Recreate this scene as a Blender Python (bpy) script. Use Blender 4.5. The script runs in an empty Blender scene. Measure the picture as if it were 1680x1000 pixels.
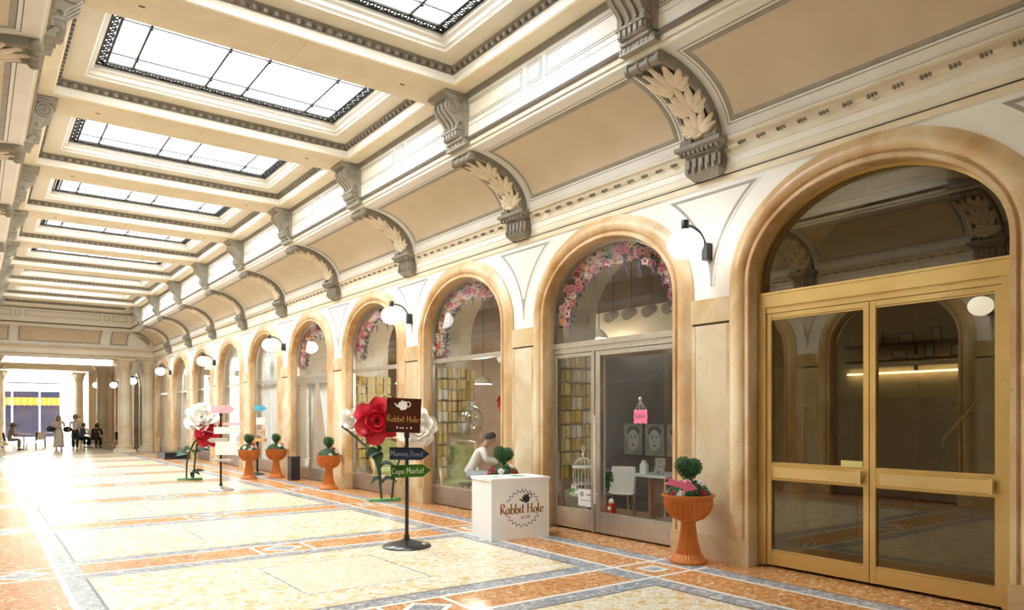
import bpy, bmesh, math, random
from math import sin, cos, pi, radians, sqrt, atan2
from mathutils import Vector, Matrix
R = random.Random(7)
S = bpy.context.scene
COL = S.collection
# ------------------------------------------------------------------ place: the gallery runs along +Y, its right wall at x = 6.73
WR, CXG, WL = 6.73, 3.07, -0.59
YS, YE = -9.0, 37.0
PITCH, P0 = 3.51, 5.35
def P(n): return P0 + PITCH*n            # pier centres
def YC(b): return P(b) + PITCH/2         # arch centres
AI, BI, ZS = 1.22, 0.90, 3.05            # inner arch half width, rise, spring height
def mx(x): return 2*CXG - x

# ------------------------------------------------------------------ mesh builder
class MB:
    def __init__(s, mir=False): s.V, s.F, s.M, s.mir = [], [], [], mir
    def v(s, p):
        p = tuple(p)
        if s.mir: p = (mx(p[0]), p[1], p[2])
        s.V.append(p); return len(s.V)-1
    def f(s, ids, m=0): s.F.append(tuple(ids)); s.M.append(m)
    def poly(s, pts, m=0): s.f([s.v(p) for p in pts], m)
    def box(s, x0, x1, y0, y1, z0, z1, m=0):
        i = [s.v(p) for p in ((x0,y0,z0),(x1,y0,z0),(x1,y1,z0),(x0,y1,z0),(x0,y0,z1),(x1,y0,z1),(x1,y1,z1),(x0,y1,z1))]
        for q in ((0,3,2,1),(4,5,6,7),(0,1,5,4),(1,2,6,5),(2,3,7,6),(3,0,4,7)): s.f([i[k] for k in q], m)
    def mbox(s, mat, sx, sy, sz, m=0):
        i = [s.v(mat @ Vector(p)) for p in ((-sx,-sy,-sz),(sx,-sy,-sz),(sx,sy,-sz),(-sx,sy,-sz),(-sx,-sy,sz),(sx,-sy,sz),(sx,sy,sz),(-sx,sy,sz))]
        for q in ((0,3,2,1),(4,5,6,7),(0,1,5,4),(1,2,6,5),(2,3,7,6),(3,0,4,7)): s.f([i[k] for k in q], m)
    def grid(s, fn, nu, nv, m=0, cu=False, cv=False):
        ids = [[s.v(fn(i/nu, j/nv)) for j in range(nv if cv else nv+1)] for i in range(nu if cu else nu+1)]
        for i in range(nu):
            for j in range(nv):
                a, b = ids[i], ids[(i+1) % len(ids)]
                j2 = (j+1) % len(a)
                s.f((a[j], b[j], b[j2], a[j2]), m)
        return ids
    def tube(s, path, r, seg=8, m=0, cap=True):
        path = [Vector(p) for p in path]
        n = len(path); rr = r if isinstance(r, (list, tuple)) else [r]*n
        rings = []; up = None
        for k, p in enumerate(path):
            d = (path[min(k+1, n-1)] - path[max(k-1, 0)]).normalized()
            if up is None:
                up = Vector((0,0,1)) if abs(d.z) < .9 else Vector((1,0,0))
            a = d.cross(up)
            if a.length < 1e-5: a = d.cross(Vector((0,1,0)))
            a.normalize(); b = a.cross(d).normalized(); up = b
            rings.append([s.v(p + (a*cos(2*pi*q/seg) + b*sin(2*pi*q/seg))*rr[k]) for q in range(seg)])
        for k in range(n-1):
            for q in range(seg):
                s.f((rings[k][q], rings[k][(q+1)%seg], rings[k+1][(q+1)%seg], rings[k+1][q]), m)
        if cap:
            s.f(rings[0][::-1], m); s.f(rings[-1], m)
    def lathe(s, prof, c=(0,0,0), seg=24, m=0, flute=None, cap=True):
        rings = []
        for r, z in prof:
            fl = flute(z) if flute else 0
            rings.append([s.v((c[0]+r*(1+fl*(cos(q*pi) if True else 0))*cos(2*pi*q/seg), c[1]+r*(1+fl*cos(q*pi))*sin(2*pi*q/seg), c[2]+z)) for q in range(seg)])
        for k in range(len(prof)-1):
            for q in range(seg): s.f((rings[k][q], rings[k][(q+1)%seg], rings[k+1][(q+1)%seg], rings[k+1][q]), m)
        if cap: s.f(rings[0][::-1], m); s.f(rings[-1], m)
    def ball(s, c, rx, ry=None, rz=None, seg=16, rings=10, m=0, dis=None):
        ry = ry or rx; rz = rz or rx
        def fn(u, w):
            th, ph = 2*pi*u, -pi/2 + pi*w
            d = Vector((cos(ph)*cos(th), cos(ph)*sin(th), sin(ph)))
            k = 1 + (dis(d) if dis else 0)
            return (c[0]+rx*d.x*k, c[1]+ry*d.y*k, c[2]+rz*d.z*k)
        s.grid(fn, seg, rings, m, cu=True)
    def torus(s, c, R0, r, ax='z', seg=16, sg=6, m=0, sx=1, sy=1):
        def fn(u, w):
            a, b = 2*pi*u, 2*pi*w
            x, y, z = (R0+r*cos(b))*cos(a)*sx, (R0+r*cos(b))*sin(a)*sy, r*sin(b)
            q = {'z': (x,y,z), 'x': (z,x,y), 'y': (x,z,y)}[ax]
            return (c[0]+q[0], c[1]+q[1], c[2]+q[2])
        s.grid(fn, seg, sg, m, cu=True, cv=True)
    def prism(s, pts, ax, d0, d1, m=0):
        """closed outline of (u,w) swept along an axis: ax 'y' takes (x,z), 'x' takes (y,z), 'z' takes (x,y)"""
        def q(p, d): return {'y': (p[0], d, p[1]), 'x': (d, p[0], p[1]), 'z': (p[0], p[1], d)}[ax]
        a = [s.v(q(p, d0)) for p in pts]; b = [s.v(q(p, d1)) for p in pts]; n = len(pts)
        s.f(a[::-1], m); s.f(b, m)
        for k in range(n): s.f((a[k], a[(k+1)%n], b[(k+1)%n], b[k]), m)
    def mesh(s, name, mats, smooth=False, angle=35):
        me = bpy.data.meshes.new(name)
        me.from_pydata(s.V, [], s.F)
        for i, k in enumerate(s.M): me.polygons[i].material_index = k
        for m in (mats if isinstance(mats, (list, tuple)) else [mats]): me.materials.append(m)
        bm = bmesh.new(); bm.from_mesh(me)
        bmesh.ops.remove_doubles(bm, verts=bm.verts, dist=1e-5)
        bmesh.ops.recalc_face_normals(bm, faces=bm.faces)
        bm.to_mesh(me); bm.free()
        if smooth:
            for p in me.polygons: p.use_smooth = True
            if angle < 180: me.set_sharp_from_angle(angle=radians(angle))
        me.update(); return me
    def build(s, name, mats, parent=None, smooth=False, angle=35):
        return link(name, s.mesh(name, mats, smooth, angle), parent)

def link(name, data, parent=None, mat=None):
    o = bpy.data.objects.new(name, data); COL.objects.link(o)
    if parent is not None: o.parent = parent
    if mat is not None: o.matrix_local = mat
    return o
def empty(name, loc=(0,0,0), rz=0, parent=None):
    o = bpy.data.objects.new(name, None); COL.objects.link(o)
    o.empty_display_size = .1
    o.location = loc; o.rotation_euler = (0,0,rz)
    if parent is not None: o.parent = parent
    return o
def tag(o, label=None, cat=None, group=None, kind=None):
    if label: o['label'] = label
    if cat: o['category'] = cat
    if group: o['group'] = group
    if kind: o['kind'] = kind
    return o
def st(o): o['kind'] = 'structure'; return o
def thing(name, label, cat, loc=(0,0,0), rz=0, group=None):
    return tag(empty(name, loc, rz), label, cat, group)
CH = {}
def kids(o): return [c for c in bpy.data.objects if c.parent == o]
def dup(o, parent=None):
    c = o.copy(); COL.objects.link(c)
    if parent is not None: c.parent = parent
    for k in kids(o): dup(k, c)
    return c

# ------------------------------------------------------------------ materials
def nt(name):
    m = bpy.data.materials.new(name); m.use_nodes = True
    t = m.node_tree; b = t.nodes['Principled BSDF']; return m, t, b
def N(t, typ, **kw):
    n = t.nodes.new(typ)
    for k, v in kw.items():
        if k in n.inputs: n.inputs[k].default_value = v
        else: setattr(n, k, v)
    return n
def obj_co(t, scale=(1,1,1)):
    tc = N(t, 'ShaderNodeTexCoord'); mp = N(t, 'ShaderNodeMapping'); mp.inputs['Scale'].default_value = scale
    t.links.new(tc.outputs['Object'], mp.inputs['Vector']); return mp.outputs['Vector']
def ramp(t, src, stops):
    r = N(t, 'ShaderNodeValToRGB'); e = r.color_ramp.elements
    while len(e) < len(stops): e.new(.5)
    for k, (p, c) in enumerate(stops): e[k].position = p; e[k].color = (*c, 1)
    t.links.new(src, r.inputs['Fac']); return r.outputs['Color']
def mat(name, col, rough=.5, metal=0, col2=None, nscale=6, bump=0, spec=.5, detail=4):
    m, t, b = nt(name)
    b.inputs['Roughness'].default_value = rough; b.inputs['Metallic'].default_value = metal
    b.inputs['Specular IOR Level'].default_value = spec
    c2 = col2 or tuple(min(1, x*.9) for x in col)
    co = obj_co(t); n = N(t, 'ShaderNodeTexNoise', Scale=nscale, Detail=detail)
    t.links.new(co, n.inputs['Vector'])
    t.links.new(ramp(t, n.outputs['Fac'], [(.35, c2), (.65, col)]), b.inputs['Base Color'])
    if bump:
        bp = N(t, 'ShaderNodeBump', Strength=bump, Distance=.02); t.links.new(n.outputs['Fac'], bp.inputs['Height'])
        t.links.new(bp.outputs['Normal'], b.inputs['Normal'])
    return m
def marble(name, c1, c2, c3, sc=3.0, rough=.35):
    m, t, b = nt(name); co = obj_co(t, (1,1,.8))
    n = N(t, 'ShaderNodeTexNoise', Scale=sc, Detail=8, Distortion=.8); t.links.new(co, n.inputs['Vector'])
    col = ramp(t, n.outputs['Fac'], [(.3, c1), (.52, c2), (.7, c3)])
    v = N(t, 'ShaderNodeTexNoise', Scale=sc*14, Detail=3); t.links.new(obj_co(t), v.inputs['Vector'])
    pit = ramp(t, v.outputs['Fac'], [(.28, (.62,.55,.45)), (.36, (1,1,1))])
    mxn = N(t, 'ShaderNodeMix', data_type='RGBA', blend_type='MULTIPLY'); mxn.inputs[0].default_value = .55
    t.links.new(col, mxn.inputs[6]); t.links.new(pit, mxn.inputs[7]); t.links.new(mxn.outputs[2], b.inputs['Base Color'])
    b.inputs['Roughness'].default_value = rough; return m
def terrazzo(name, stops, scale, gap, rough=.27, stretch=(1,1,1)):
    m, t, b = nt(name); co = obj_co(t, stretch)
    ns = N(t, 'ShaderNodeTexNoise', Scale=9, Detail=2); t.links.new(co, ns.inputs['Vector'])
    ad = N(t, 'ShaderNodeMix', data_type='RGBA', blend_type='LINEAR_LIGHT'); ad.inputs[0].default_value = .05
    t.links.new(co, ad.inputs[6]); t.links.new(ns.outputs['Color'], ad.inputs[7])
    v = N(t, 'ShaderNodeTexVoronoi', Scale=scale); t.links.new(ad.outputs[2], v.inputs['Vector'])
    sx = N(t, 'ShaderNodeSeparateColor'); t.links.new(v.outputs['Color'], sx.inputs['Color'])
    col = ramp(t, sx.outputs['Red'], stops)
    e = N(t, 'ShaderNodeTexVoronoi', Scale=scale, feature='DISTANCE_TO_EDGE'); t.links.new(ad.outputs[2], e.inputs['Vector'])
    g = ramp(t, e.outputs['Distance'], [(.02, gap), (.09, (1,1,1))])
    mm = N(t, 'ShaderNodeMix', data_type='RGBA', blend_type='MULTIPLY'); mm.inputs[0].default_value = 1
    t.links.new(col, mm.inputs[6]); t.links.new(g, mm.inputs[7]); t.links.new(mm.outputs[2], b.inputs['Base Color'])
    b.inputs['Roughness'].default_value = rough; b.inputs['Specular IOR Level'].default_value = .32; return m
def glass(name, tint=(.95,.96,.95), refl=1.0, rcol=(1,1,1)):
    m = bpy.data.materials.new(name); m.use_nodes = True; t = m.node_tree; t.nodes.clear()
    o = N(t, 'ShaderNodeOutputMaterial'); tr = N(t, 'ShaderNodeBsdfTransparent'); tr.inputs['Color'].default_value = (*tint, 1)
    gl = N(t, 'ShaderNodeBsdfGlossy', Roughness=.0); fr = N(t, 'ShaderNodeFresnel', IOR=1.52)
    gl.inputs['Color'].default_value = (*rcol, 1)
    ge = N(t, 'ShaderNodeNewGeometry'); io = N(t, 'ShaderNodeMapRange'); io.inputs[3].default_value = 1.52; io.inputs[4].default_value = 1/1.52
    t.links.new(ge.outputs['Backfacing'], io.inputs[0]); t.links.new(io.outputs[0], fr.inputs['IOR'])      # a thin pane: the same from both sides
    mu = N(t, 'ShaderNodeMath', operation='MULTIPLY', use_clamp=True); mu.inputs[1].default_value = 1.8*refl
    ms = N(t, 'ShaderNodeMixShader')
    t.links.new(fr.outputs[0], mu.inputs[0]); t.links.new(mu.outputs[0], ms.inputs[0])
    t.links.new(tr.outputs[0], ms.inputs[1]); t.links.new(gl.outputs[0], ms.inputs[2]); t.links.new(ms.outputs[0], o.inputs[0]); return m
def frosted(name):
    m = bpy.data.materials.new(name); m.use_nodes = True; t = m.node_tree; t.nodes.clear()
    o = N(t, 'ShaderNodeOutputMaterial'); tr = N(t, 'ShaderNodeBsdfTransparent'); tr.inputs['Color'].default_value = (.97,.98,1,1)
    tl = N(t, 'ShaderNodeBsdfTranslucent'); tl.inputs['Color'].default_value = (.9,.92,.95,1)
    ms = N(t, 'ShaderNodeMixShader'); ms.inputs[0].default_value = .25
    t.links.new(tr.outputs[0], ms.inputs[1]); t.links.new(tl.outputs[0], ms.inputs[2]); t.links.new(ms.outputs[0], o.inputs[0]); return m
def emit(name, col, s):
    m, t, b = nt(name); b.inputs['Base Color'].default_value = (*col,1)
    b.inputs['Emission Color'].default_value = (*col,1); b.inputs['Emission Strength'].default_value = s; return m

M = {}
M['plaster'] = mat('white_plaster', (.85,.83,.78), .7, col2=(.80,.775,.72), nscale=2.5)
M['cream'] = mat('cream_plaster', (.79,.735,.60), .65, col2=(.74,.68,.54), nscale=2.5)
M['spandrel'] = mat('pale_plaster', (.80,.77,.70), .7, col2=(.76,.725,.65), nscale=2)
M['tan'] = mat('tan_plaster', (.65,.545,.40), .7, col2=(.60,.50,.36), nscale=1.6)
M['rim'] = mat('yellow_cream_plaster', (.78,.69,.50), .6, col2=(.73,.63,.45), nscale=3)
M['taupe'] = mat('taupe_paint', (.27,.24,.195), .65, col2=(.22,.195,.155), nscale=7)
M['taupe_light'] = mat('light_taupe_paint', (.36,.335,.285), .6, col2=(.30,.275,.23), nscale=8)
M['taupe_dark'] = mat('dark_taupe_paint', (.15,.13,.10), .65, nscale=8)
M['line'] = mat('dark_line_paint', (.13,.11,.09), .7, nscale=9)
M['greyline'] = mat('grey_line_paint', (.36,.33,.295), .7, nscale=9)
M['leaf_plaster'] = mat('carved_cream_plaster', (.76,.66,.5), .6, col2=(.68,.575,.42), nscale=10)
M['marble_orange'] = marble('orange_marble', (.43,.235,.08), (.59,.39,.19), (.72,.56,.36), 1.6)
M['marble_pale'] = marble('pale_arch_marble', (.47,.275,.11), (.65,.465,.265), (.77,.65,.465), 1.6)
M['marble_tan'] = marble('tan_marble', (.44,.28,.12), (.62,.47,.28), (.73,.61,.43), 2.0)
M['slab'] = marble('travertine_slab', (.52,.39,.225), (.67,.555,.385), (.75,.66,.51), 1.5)
M['iron'] = mat('black_iron', (.015,.015,.018), .5, .3)
M['steel'] = mat('brushed_steel', (.56,.525,.48), .34, .85, col2=(.50,.465,.42), nscale=12)
M['chrome'] = mat('polished_steel', (.88,.86,.83), .32, .55, nscale=4)
M['steel_dark'] = mat('grey_metal_panel', (.40,.34,.30), .4, .7, col2=(.35,.295,.26), nscale=2)
M['brass'] = mat('satin_brass', (.68,.50,.21), .38, .85, col2=(.61,.43,.165), nscale=2)
M['brass_bright'] = mat('polished_brass', (.84,.70,.40), .22, .9, col2=(.78,.62,.31), nscale=3)
M['glass'] = glass('clear_glass', (.96,.97,.96), .6)
M['glass_far'] = glass('pale_glass', (.95,.96,.96), .75)
M['glass_gold'] = glass('bronze_glass', (.50,.42,.29), 1.5, (1,.88,.66))
M['frost'] = frosted('frosted_skylight_glass')
M['globe'] = emit('lit_opal_globe', (1,.98,.95), 1.6)
M['black'] = mat('black_paint', (.012,.012,.013), .35)
M['black_gloss'] = mat('black_plastic', (.02,.02,.022), .22)
M['white'] = mat('white_board', (.88,.87,.86), .45, nscale=3, col2=(.85,.84,.83))
M['paper'] = mat('white_paper', (.85,.85,.83), .8)
M['t_yellow'] = terrazzo('yellow_terrazzo', [(0,(.66,.46,.20)),(.10,(.72,.56,.31)),(.25,(.76,.66,.47)),(.5,(.78,.72,.58)),(.75,(.84,.81,.73)),(1,(.77,.65,.43))], 17, (.80,.74,.63))
M['t_pale'] = terrazzo('pale_terrazzo', [(0,(.72,.58,.38)),(.3,(.76,.67,.50)),(.6,(.78,.71,.57)),(1,(.81,.76,.65))], 26, (.86,.81,.73))
M['t_orange'] = terrazzo('orange_terrazzo', [(0,(.42,.16,.045)),(.3,(.55,.245,.08)),(.6,(.62,.31,.12)),(.9,(.70,.41,.2)),(1,(.82,.66,.48))], 30, (.72,.6,.5))
M['t_grey'] = terrazzo('grey_terrazzo', [(0,(.22,.235,.27)),(.4,(.31,.325,.355)),(.8,(.41,.42,.44)),(1,(.62,.62,.62))], 26, (.8,.8,.82))
M['t_white'] = mat('white_marble_strip', (.83,.82,.78), .25, col2=(.76,.75,.72), nscale=12)
M['t_dark'] = mat('dark_marble_line', (.05,.055,.06), .3)
M['terracotta'] = mat('terracotta_plastic', (.53,.165,.035), .42, col2=(.48,.14,.028), nscale=8, spec=.25)
M['green_leaf'] = mat('boxwood_green', (.045,.17,.035), .55, col2=(.02,.085,.018), nscale=40)
M['green_dark'] = mat('dark_green_leaf', (.05,.10,.055), .6, col2=(.03,.065,.035), nscale=8)
M['green_board'] = mat('green_painted_board', (.10,.30,.12), .5, col2=(.16,.40,.2), nscale=4)
M['green_sign'] = mat('green_chalk_board', (.045,.15,.010), .6, col2=(.015,.055,.006), nscale=5, spec=.1)
M['navy_sign'] = mat('navy_chalk_board', (.025,.034,.06), .6, col2=(.014,.02,.036), nscale=5, spec=.1)
M['red'] = mat('red_foam', (.56,.008,.03), .5, col2=(.47,.006,.022), nscale=3)
M['crimson'] = mat('crimson_petal', (.55,.02,.05), .6)
M['white_petal'] = mat('white_foam', (.88,.86,.82), .55, col2=(.85,.82,.77), nscale=3)
M['pink_sign'] = mat('pink_board', (.80,.19,.33), .55, col2=(.76,.16,.3), nscale=5)
M['skin'] = mat('skin', (.62,.37,.26), .55)
M['hair_brown'] = mat('brown_hair', (.16,.07,.03), .6)
M['hair_dark'] = mat('dark_hair', (.03,.022,.02), .6)
M['cloth_cream'] = mat('cream_cloth', (.72,.66,.55), .85)
M['cloth_navy'] = mat('dark_navy_cloth', (.018,.02,.03), .85)
M['cloth_white'] = mat('white_cloth', (.80,.80,.80), .85)
M['cloth_blue'] = mat('blue_cloth', (.10,.14,.24), .85)
M['cloth_tan'] = mat('tan_cloth', (.42,.36,.27), .85)
M['denim'] = mat('pale_denim', (.35,.45,.58), .85)
M['straw'] = mat('straw_hat', (.30,.17,.08), .8)
M['wood_floor'] = mat('shop_wood_floor', (.34,.20,.10), .35, col2=(.24,.13,.06), nscale=3)
M['shop_wall'] = mat('dark_brown_shop_wall', (.19,.13,.09), .7, col2=(.14,.095,.065), nscale=1.5)
M['shop_blue'] = mat('slate_shop_wall', (.022,.024,.030), .6, col2=(.015,.016,.02), nscale=1.5)
M['shop_ceil'] = mat('grey_shop_ceiling', (.34,.32,.29), .8)
M['shop_cream'] = mat('cream_shop_wall', (.74,.66,.50), .8, col2=(.70,.62,.46), nscale=1.5)
M['reveal'] = mat('cream_reveal_plaster', (.82,.77,.65), .75, col2=(.78,.72,.60), nscale=1.5)
M['porch'] = mat('shaded_porch_stone', (.36,.27,.17), .7, col2=(.30,.22,.135), nscale=1.5)  # plain brown stone of the porch walls
M['column_stone'] = marble('column_marble', (.60,.48,.30), (.74,.65,.48), (.80,.73,.60), 1.4)
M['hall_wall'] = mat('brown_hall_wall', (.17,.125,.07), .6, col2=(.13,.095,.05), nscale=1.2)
M['dark_wood'] = mat('dark_wood', (.035,.022,.014), .4, col2=(.022,.014,.009), nscale=4)
M['book_page'] = mat('old_book_pages', (.72,.62,.36), .8, col2=(.60,.48,.22), nscale=14)
M['book_white'] = mat('white_book_pages', (.84,.82,.74), .8, col2=(.76,.73,.64), nscale=14)
M['book_cover'] = mat('worn_book_cover', (.42,.32,.12), .7, col2=(.33,.24,.08), nscale=10)
M['screen'] = mat('olive_cream_screen', (.55,.50,.33), .8, col2=(.46,.41,.25), nscale=2)
M['velvet'] = mat('green_velvet', (.32,.37,.13), .75, col2=(.23,.27,.08), nscale=9)
M['gilt'] = mat('gilded_cream_wood', (.76,.66,.42), .45, col2=(.66,.52,.26), nscale=9)
M['grey_wood'] = mat('weathered_grey_wood', (.48,.45,.40), .7, col2=(.40,.37,.32), nscale=6)
M['balloon'] = glass('clear_balloon', (.9,.93,.95), 1.6)
# ================================================================== floor
def build_floor():
    xs = [-3.8, -.60, -.15, .05, .10, .665, .715, .885, .91, 2.41, 2.432, 2.70, 2.745, 3.325, 3.37, 3.685, 3.707, 5.215, 5.24, 5.455, 5.505, 6.02, 6.07, 6.27, 6.29, 11.6]
    ys = [YS]
    for n in range(-5, 10):
        c = P(n)
        ys += [c-.545, c-.525, c-.315, c-.265, c+.265, c+.315, c+.525, c+.545, c+1.04, c+1.062, c+2.45, c+2.472]
    ys += [YE, YE+14]
    ys = sorted(y for y in ys if YS <= y <= YE+14)
    ys = [y for k, y in enumerate(ys) if k == 0 or y-ys[k-1] > 1e-4]
    mats = [M[k] for k in ('t_yellow','t_pale','t_orange','t_grey','t_white','t_dark')]
    Y_, PL, O_, G_, W_, D_ = range(6)
    mb = MB()
    def band(x):           # columns across the gallery
        if x < -.60: return 'o'
        if x < -.15: return 'o'
        if x < .05: return 'g'
        if x < .10: return 'w'
        if x < .665: return 'O'
        if x < .715: return 'w'
        if x < .885: return 'g'
        if x < .91: return 'd'
        if x < 5.215: return 'P'
        if x < 5.24: return 'd'
        if x < 5.455: return 'g'
        if x < 5.505: return 'w'
        if x < 6.02: return 'O'
        if x < 6.07: return 'w'
        if x < 6.27: return 'g'
        if x < 6.29: return 'd'
        return 'o'
    def rhomb(x0, x1, y0, y1, inner, base, mid, edge):
        cx, cy = (x0+x1)/2, (y0+y1)/2
        o = [(x0,y0),(x1,y0),(x1,y1),(x0,y1)]
        if inner == 'diamond':
            def ring(k): return [(cx, cy-(cy-y0)*k), (cx+(x1-cx)*k, cy), (cx, cy+(y1-cy)*k), (cx-(cx-x0)*k, cy)]
            a, b = ring(.93), ring(.68)
            # four corner triangles + slivers
            for k in range(4):
                mb.poly([(o[k][0],o[k][1],0), (o[(k+1)%4][0],o[(k+1)%4][1],0), (a[k][0],a[k][1],0)], base)
                p, q = a[k], a[(k+1)%4]
                mb.poly([(o[(k+1)%4][0],o[(k+1)%4][1],0), (q[0],q[1],0), (p[0],p[1],0)], base)
        else:
            def ring(k): return [(cx-(cx-x0)*k, cy-(cy-y0)*k),(cx+(x1-cx)*k, cy-(cy-y0)*k),(cx+(x1-cx)*k, cy+(y1-cy)*k),(cx-(cx-x0)*k, cy+(y1-cy)*k)]
            import itertools
            rot = lambda pts: [((px-cx)*.72-(py-cy)*.72+cx, (px-cx)*.72+(py-cy)*.72+cy) for px, py in pts]
            a, b = ring(.5), ring(.3)
            for k in range(4):
                mb.poly([(*o[k],0),(*o[(k+1)%4],0),(*a[(k+1)%4],0),(*a[k],0)], base)
        for k in range(4):
            mb.poly([(*a[k],0),(*a[(k+1)%4],0),(*b[(k+1)%4],0),(*b[k],0)], edge)
        mb.poly([(*p,0) for p in b], mid)
    for j in range(len(ys)-1):
        y0, y1 = ys[j], ys[j+1]; yc = (y0+y1)/2
        n = round((yc-P0)/PITCH); dy = abs(yc-P(n))
        rel = yc-P(n)
        row = 'O' if dy < .265 else 'w' if dy < .315 else 'g' if dy < .525 else 'd' if dy < .545 else 'P'
        relp = (yc-P0) % PITCH
        for i in range(len(xs)-1):
            x0, x1 = xs[i], xs[i+1]; xc = (x0+x1)/2; c = band(xc); m = None
            if c in 'od': m = D_ if c == 'd' else O_
            if c == 'd' and row in 'Owg': m = {'O': G_, 'w': W_, 'g': G_}[row]
            elif c == 'g': m = W_ if (row == 'w' and xc > 0) else (O_ if False else G_)
            elif c == 'w': m = W_
            elif c == 'O':
                if row == 'O':
                    rhomb(x0, x1, y0, y1, 'square' if xc > 3 else 'diamond', O_, G_, W_); continue
                m = W_ if row == 'w' else O_
                if row in 'gd': m = O_
            elif c == 'P':
                if row == 'P':
                    m = Y_
                    inx = 2.41 < xc < 3.707; iny = 1.04 < relp < 2.472
                    if inx and iny:
                        m = PL
                        if xc < 2.432 or xc > 3.685 or relp < 1.062 or relp > 2.45: m = G_
                elif row == 'O':
                    if 2.70 < xc < 2.745 or 3.325 < xc < 3.37: m = W_
                    elif 2.745 < xc < 3.325:
                        rhomb(x0, x1, y0, y1, 'diamond', O_, G_, W_); continue
                    else: m = O_
                else: m = {'w': W_, 'g': G_, 'd': D_}[row]
            if yc > YE: m = Y_ if c == 'P' else m if m is not None else O_
            mb.poly([(x0,y0,0),(x1,y0,0),(x1,y1,0),(x0,y1,0)], m)
    o = mb.build('floor', mats); st(o)
build_floor()

# ================================================================== walls with arched openings
def arch_wall(mb, b, xf, z_top, o=.14, m=0):
    yc = YC(b); y0, y1 = P(b), P(b+1); a, bb = AI+o, BI+o
    K = 24
    cols = [(y0, None), ] + [(yc - a*cos(pi*k/K), ZS + bb*sin(pi*k/K)) for k in range(K+1)] + [(y1, None)]
    for k in range(len(cols)-1):
        (ya, za), (yb, zb) = cols[k], cols[k+1]
        if za is None or zb is None: za = zb = 0
        mb.poly([(xf,ya,za),(xf,yb,zb),(xf,yb,z_top),(xf,ya,z_top)], m)
def spandrel(mb, n, xf):
    """panel between arches n-1 and n around pier n; thin raised plaster field with a grey rim"""
    def outline(d):
        a, bb, zt = 1.72+d, 1.42+d, 4.165-d
        yl, yr = YC(n-1), YC(n)
        pts = []
        t1 = math.asin(min(1, (zt-ZS)/bb))
        # left curve: from top going down to the tip (arch n-1's far side), then up arch n's near side
        tl = math.acos(min(1, (P(n)-.012-d*.2-yl)/a)) if (P(n)-yl)/a < 1 else 0.02
        for k in range(13):
            t = t1 + (tl-t1)*k/12; pts.append((yl + a*cos(t), ZS + bb*sin(t)))
        for k in range(13):
            t = tl + (t1-tl)*k/12; pts.append((yr - a*cos(t), ZS + bb*sin(t)))
        return pts
    A, B, C = outline(0), outline(.024), outline(.058)
    x1, x2 = xf-.004, xf-.010
    n_ = len(A)
    for k in range(n_):
        j = (k+1) % n_
        mb.poly([(x1,*A[k]),(x1,*A[j]),(x2,*B[j]),(x2,*B[k])], 1)
        mb.poly([(x2,*B[k]),(x2,*B[j]),(x2,*C[j]),(x2,*C[k])], 2)
    mid = n_//2
    for k in range(mid-1):     # fill by joining both curves
        mb.poly([(x2,*C[k]),(x2,*C[k+1]),(x2,*C[n_-2-k]),(x2,*C[n_-1-k])], 0)
def pilaster(n, mir, parent):
    mb = MB(mir); y0, y1 = P(n)-.275, P(n)+.275
    mb.box(6.695, 6.74, y0, y1, 2.66, 2.93, 0)
    mb.box(6.705, 6.74, y0, y1, .27, 2.635, 1)
    mb.box(6.70, 6.74, y0, y0+.06, .27, 2.635, 0); mb.box(6.70, 6.74, y1-.06, y1, .27, 2.635, 0)
    mb.box(6.718, 6.74, y0, y1, 2.635, 2.66, 2)
    mb.box(6.66, 6.74, y0, y1, 0, .27, 0)
    mb.build('pilaster', [M['marble_tan'], M['slab'], M['line']], parent)
def wall(name, mir, bays):
    mb = MB(mir)
    for b in bays: arch_wall(mb, b, WR, 4.20)
    mb.poly([(WR,YS,0),(WR,P(bays[0]),0),(WR,P(bays[0]),4.2),(WR,YS,4.2)])
    mb.poly([(WR,P(9),0),(WR,YE+.06,0),(WR,YE+.06,4.2),(WR,P(9),4.2)])
    w = st(mb.build(name, M['plaster']))
    for n in range(bays[0]+(0 if mir else 1), 10):
        s = MB(mir); spandrel(s, n, WR); s.build('spandrel_panel', [M['spandrel'], M['plaster'], M['greyline']], w)
        pilaster(n, mir, w)
    return w
wall_right = wall('wall_right', False, range(-2, 9))
wall_left = wall('wall_left', True, range(-2, 9))
fw = MB(); fw.poly([(WL-.3,YS,0),(WR+.3,YS,0),(WR+.3,YS,6.6),(WL-.3,YS,6.6)]); st(fw.build('wall_front', M['plaster']))

tn = [0]
def trim_name():
    tn[0] += 1; return 'trim_%d' % tn[0]
SUR = [(0,6.935),(0,6.68),(.012,6.664),(.05,6.664),(.062,6.69),(.072,6.69),(.085,6.668),(.12,6.648),(.16,6.645),(.21,6.66),(.25,6.69),(.28,6.705),(.28,6.735)]
def surround_mesh(mir):
    mb = MB(mir); K = 28; rows = []
    for o, x in SUR:
        pts = [(AI+o, .27)] + [(AI+o)*0 + 0 for _ in ()] 
        path = [((AI+o), .27)] + [((AI+o)*cos(pi*k/K), ZS+(BI+o)*sin(pi*k/K)) for k in range(K+1)] + [(-(AI+o), .27)]
        rows.append([mb.v((x, y, z)) for y, z in path])
    for i in range(len(rows)-1):
        for k in range(len(rows[0])-1):
            mb.f((rows[i][k], rows[i][k+1], rows[i+1][k+1], rows[i+1][k]), 0 if i in (0, 4, 5) else 1)
    return mb.mesh('arch_surround', [M['marble_orange'], M['marble_pale']], True, 50)
def base_mesh(mir, s):
    mb = MB(mir); y0, y1 = sorted((s*(AI-.006), s*(AI+.295)))
    mb.box(6.65, 6.935, y0, y1, 0, .27)
    return mb.mesh('base_block', M['marble_tan'])
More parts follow.
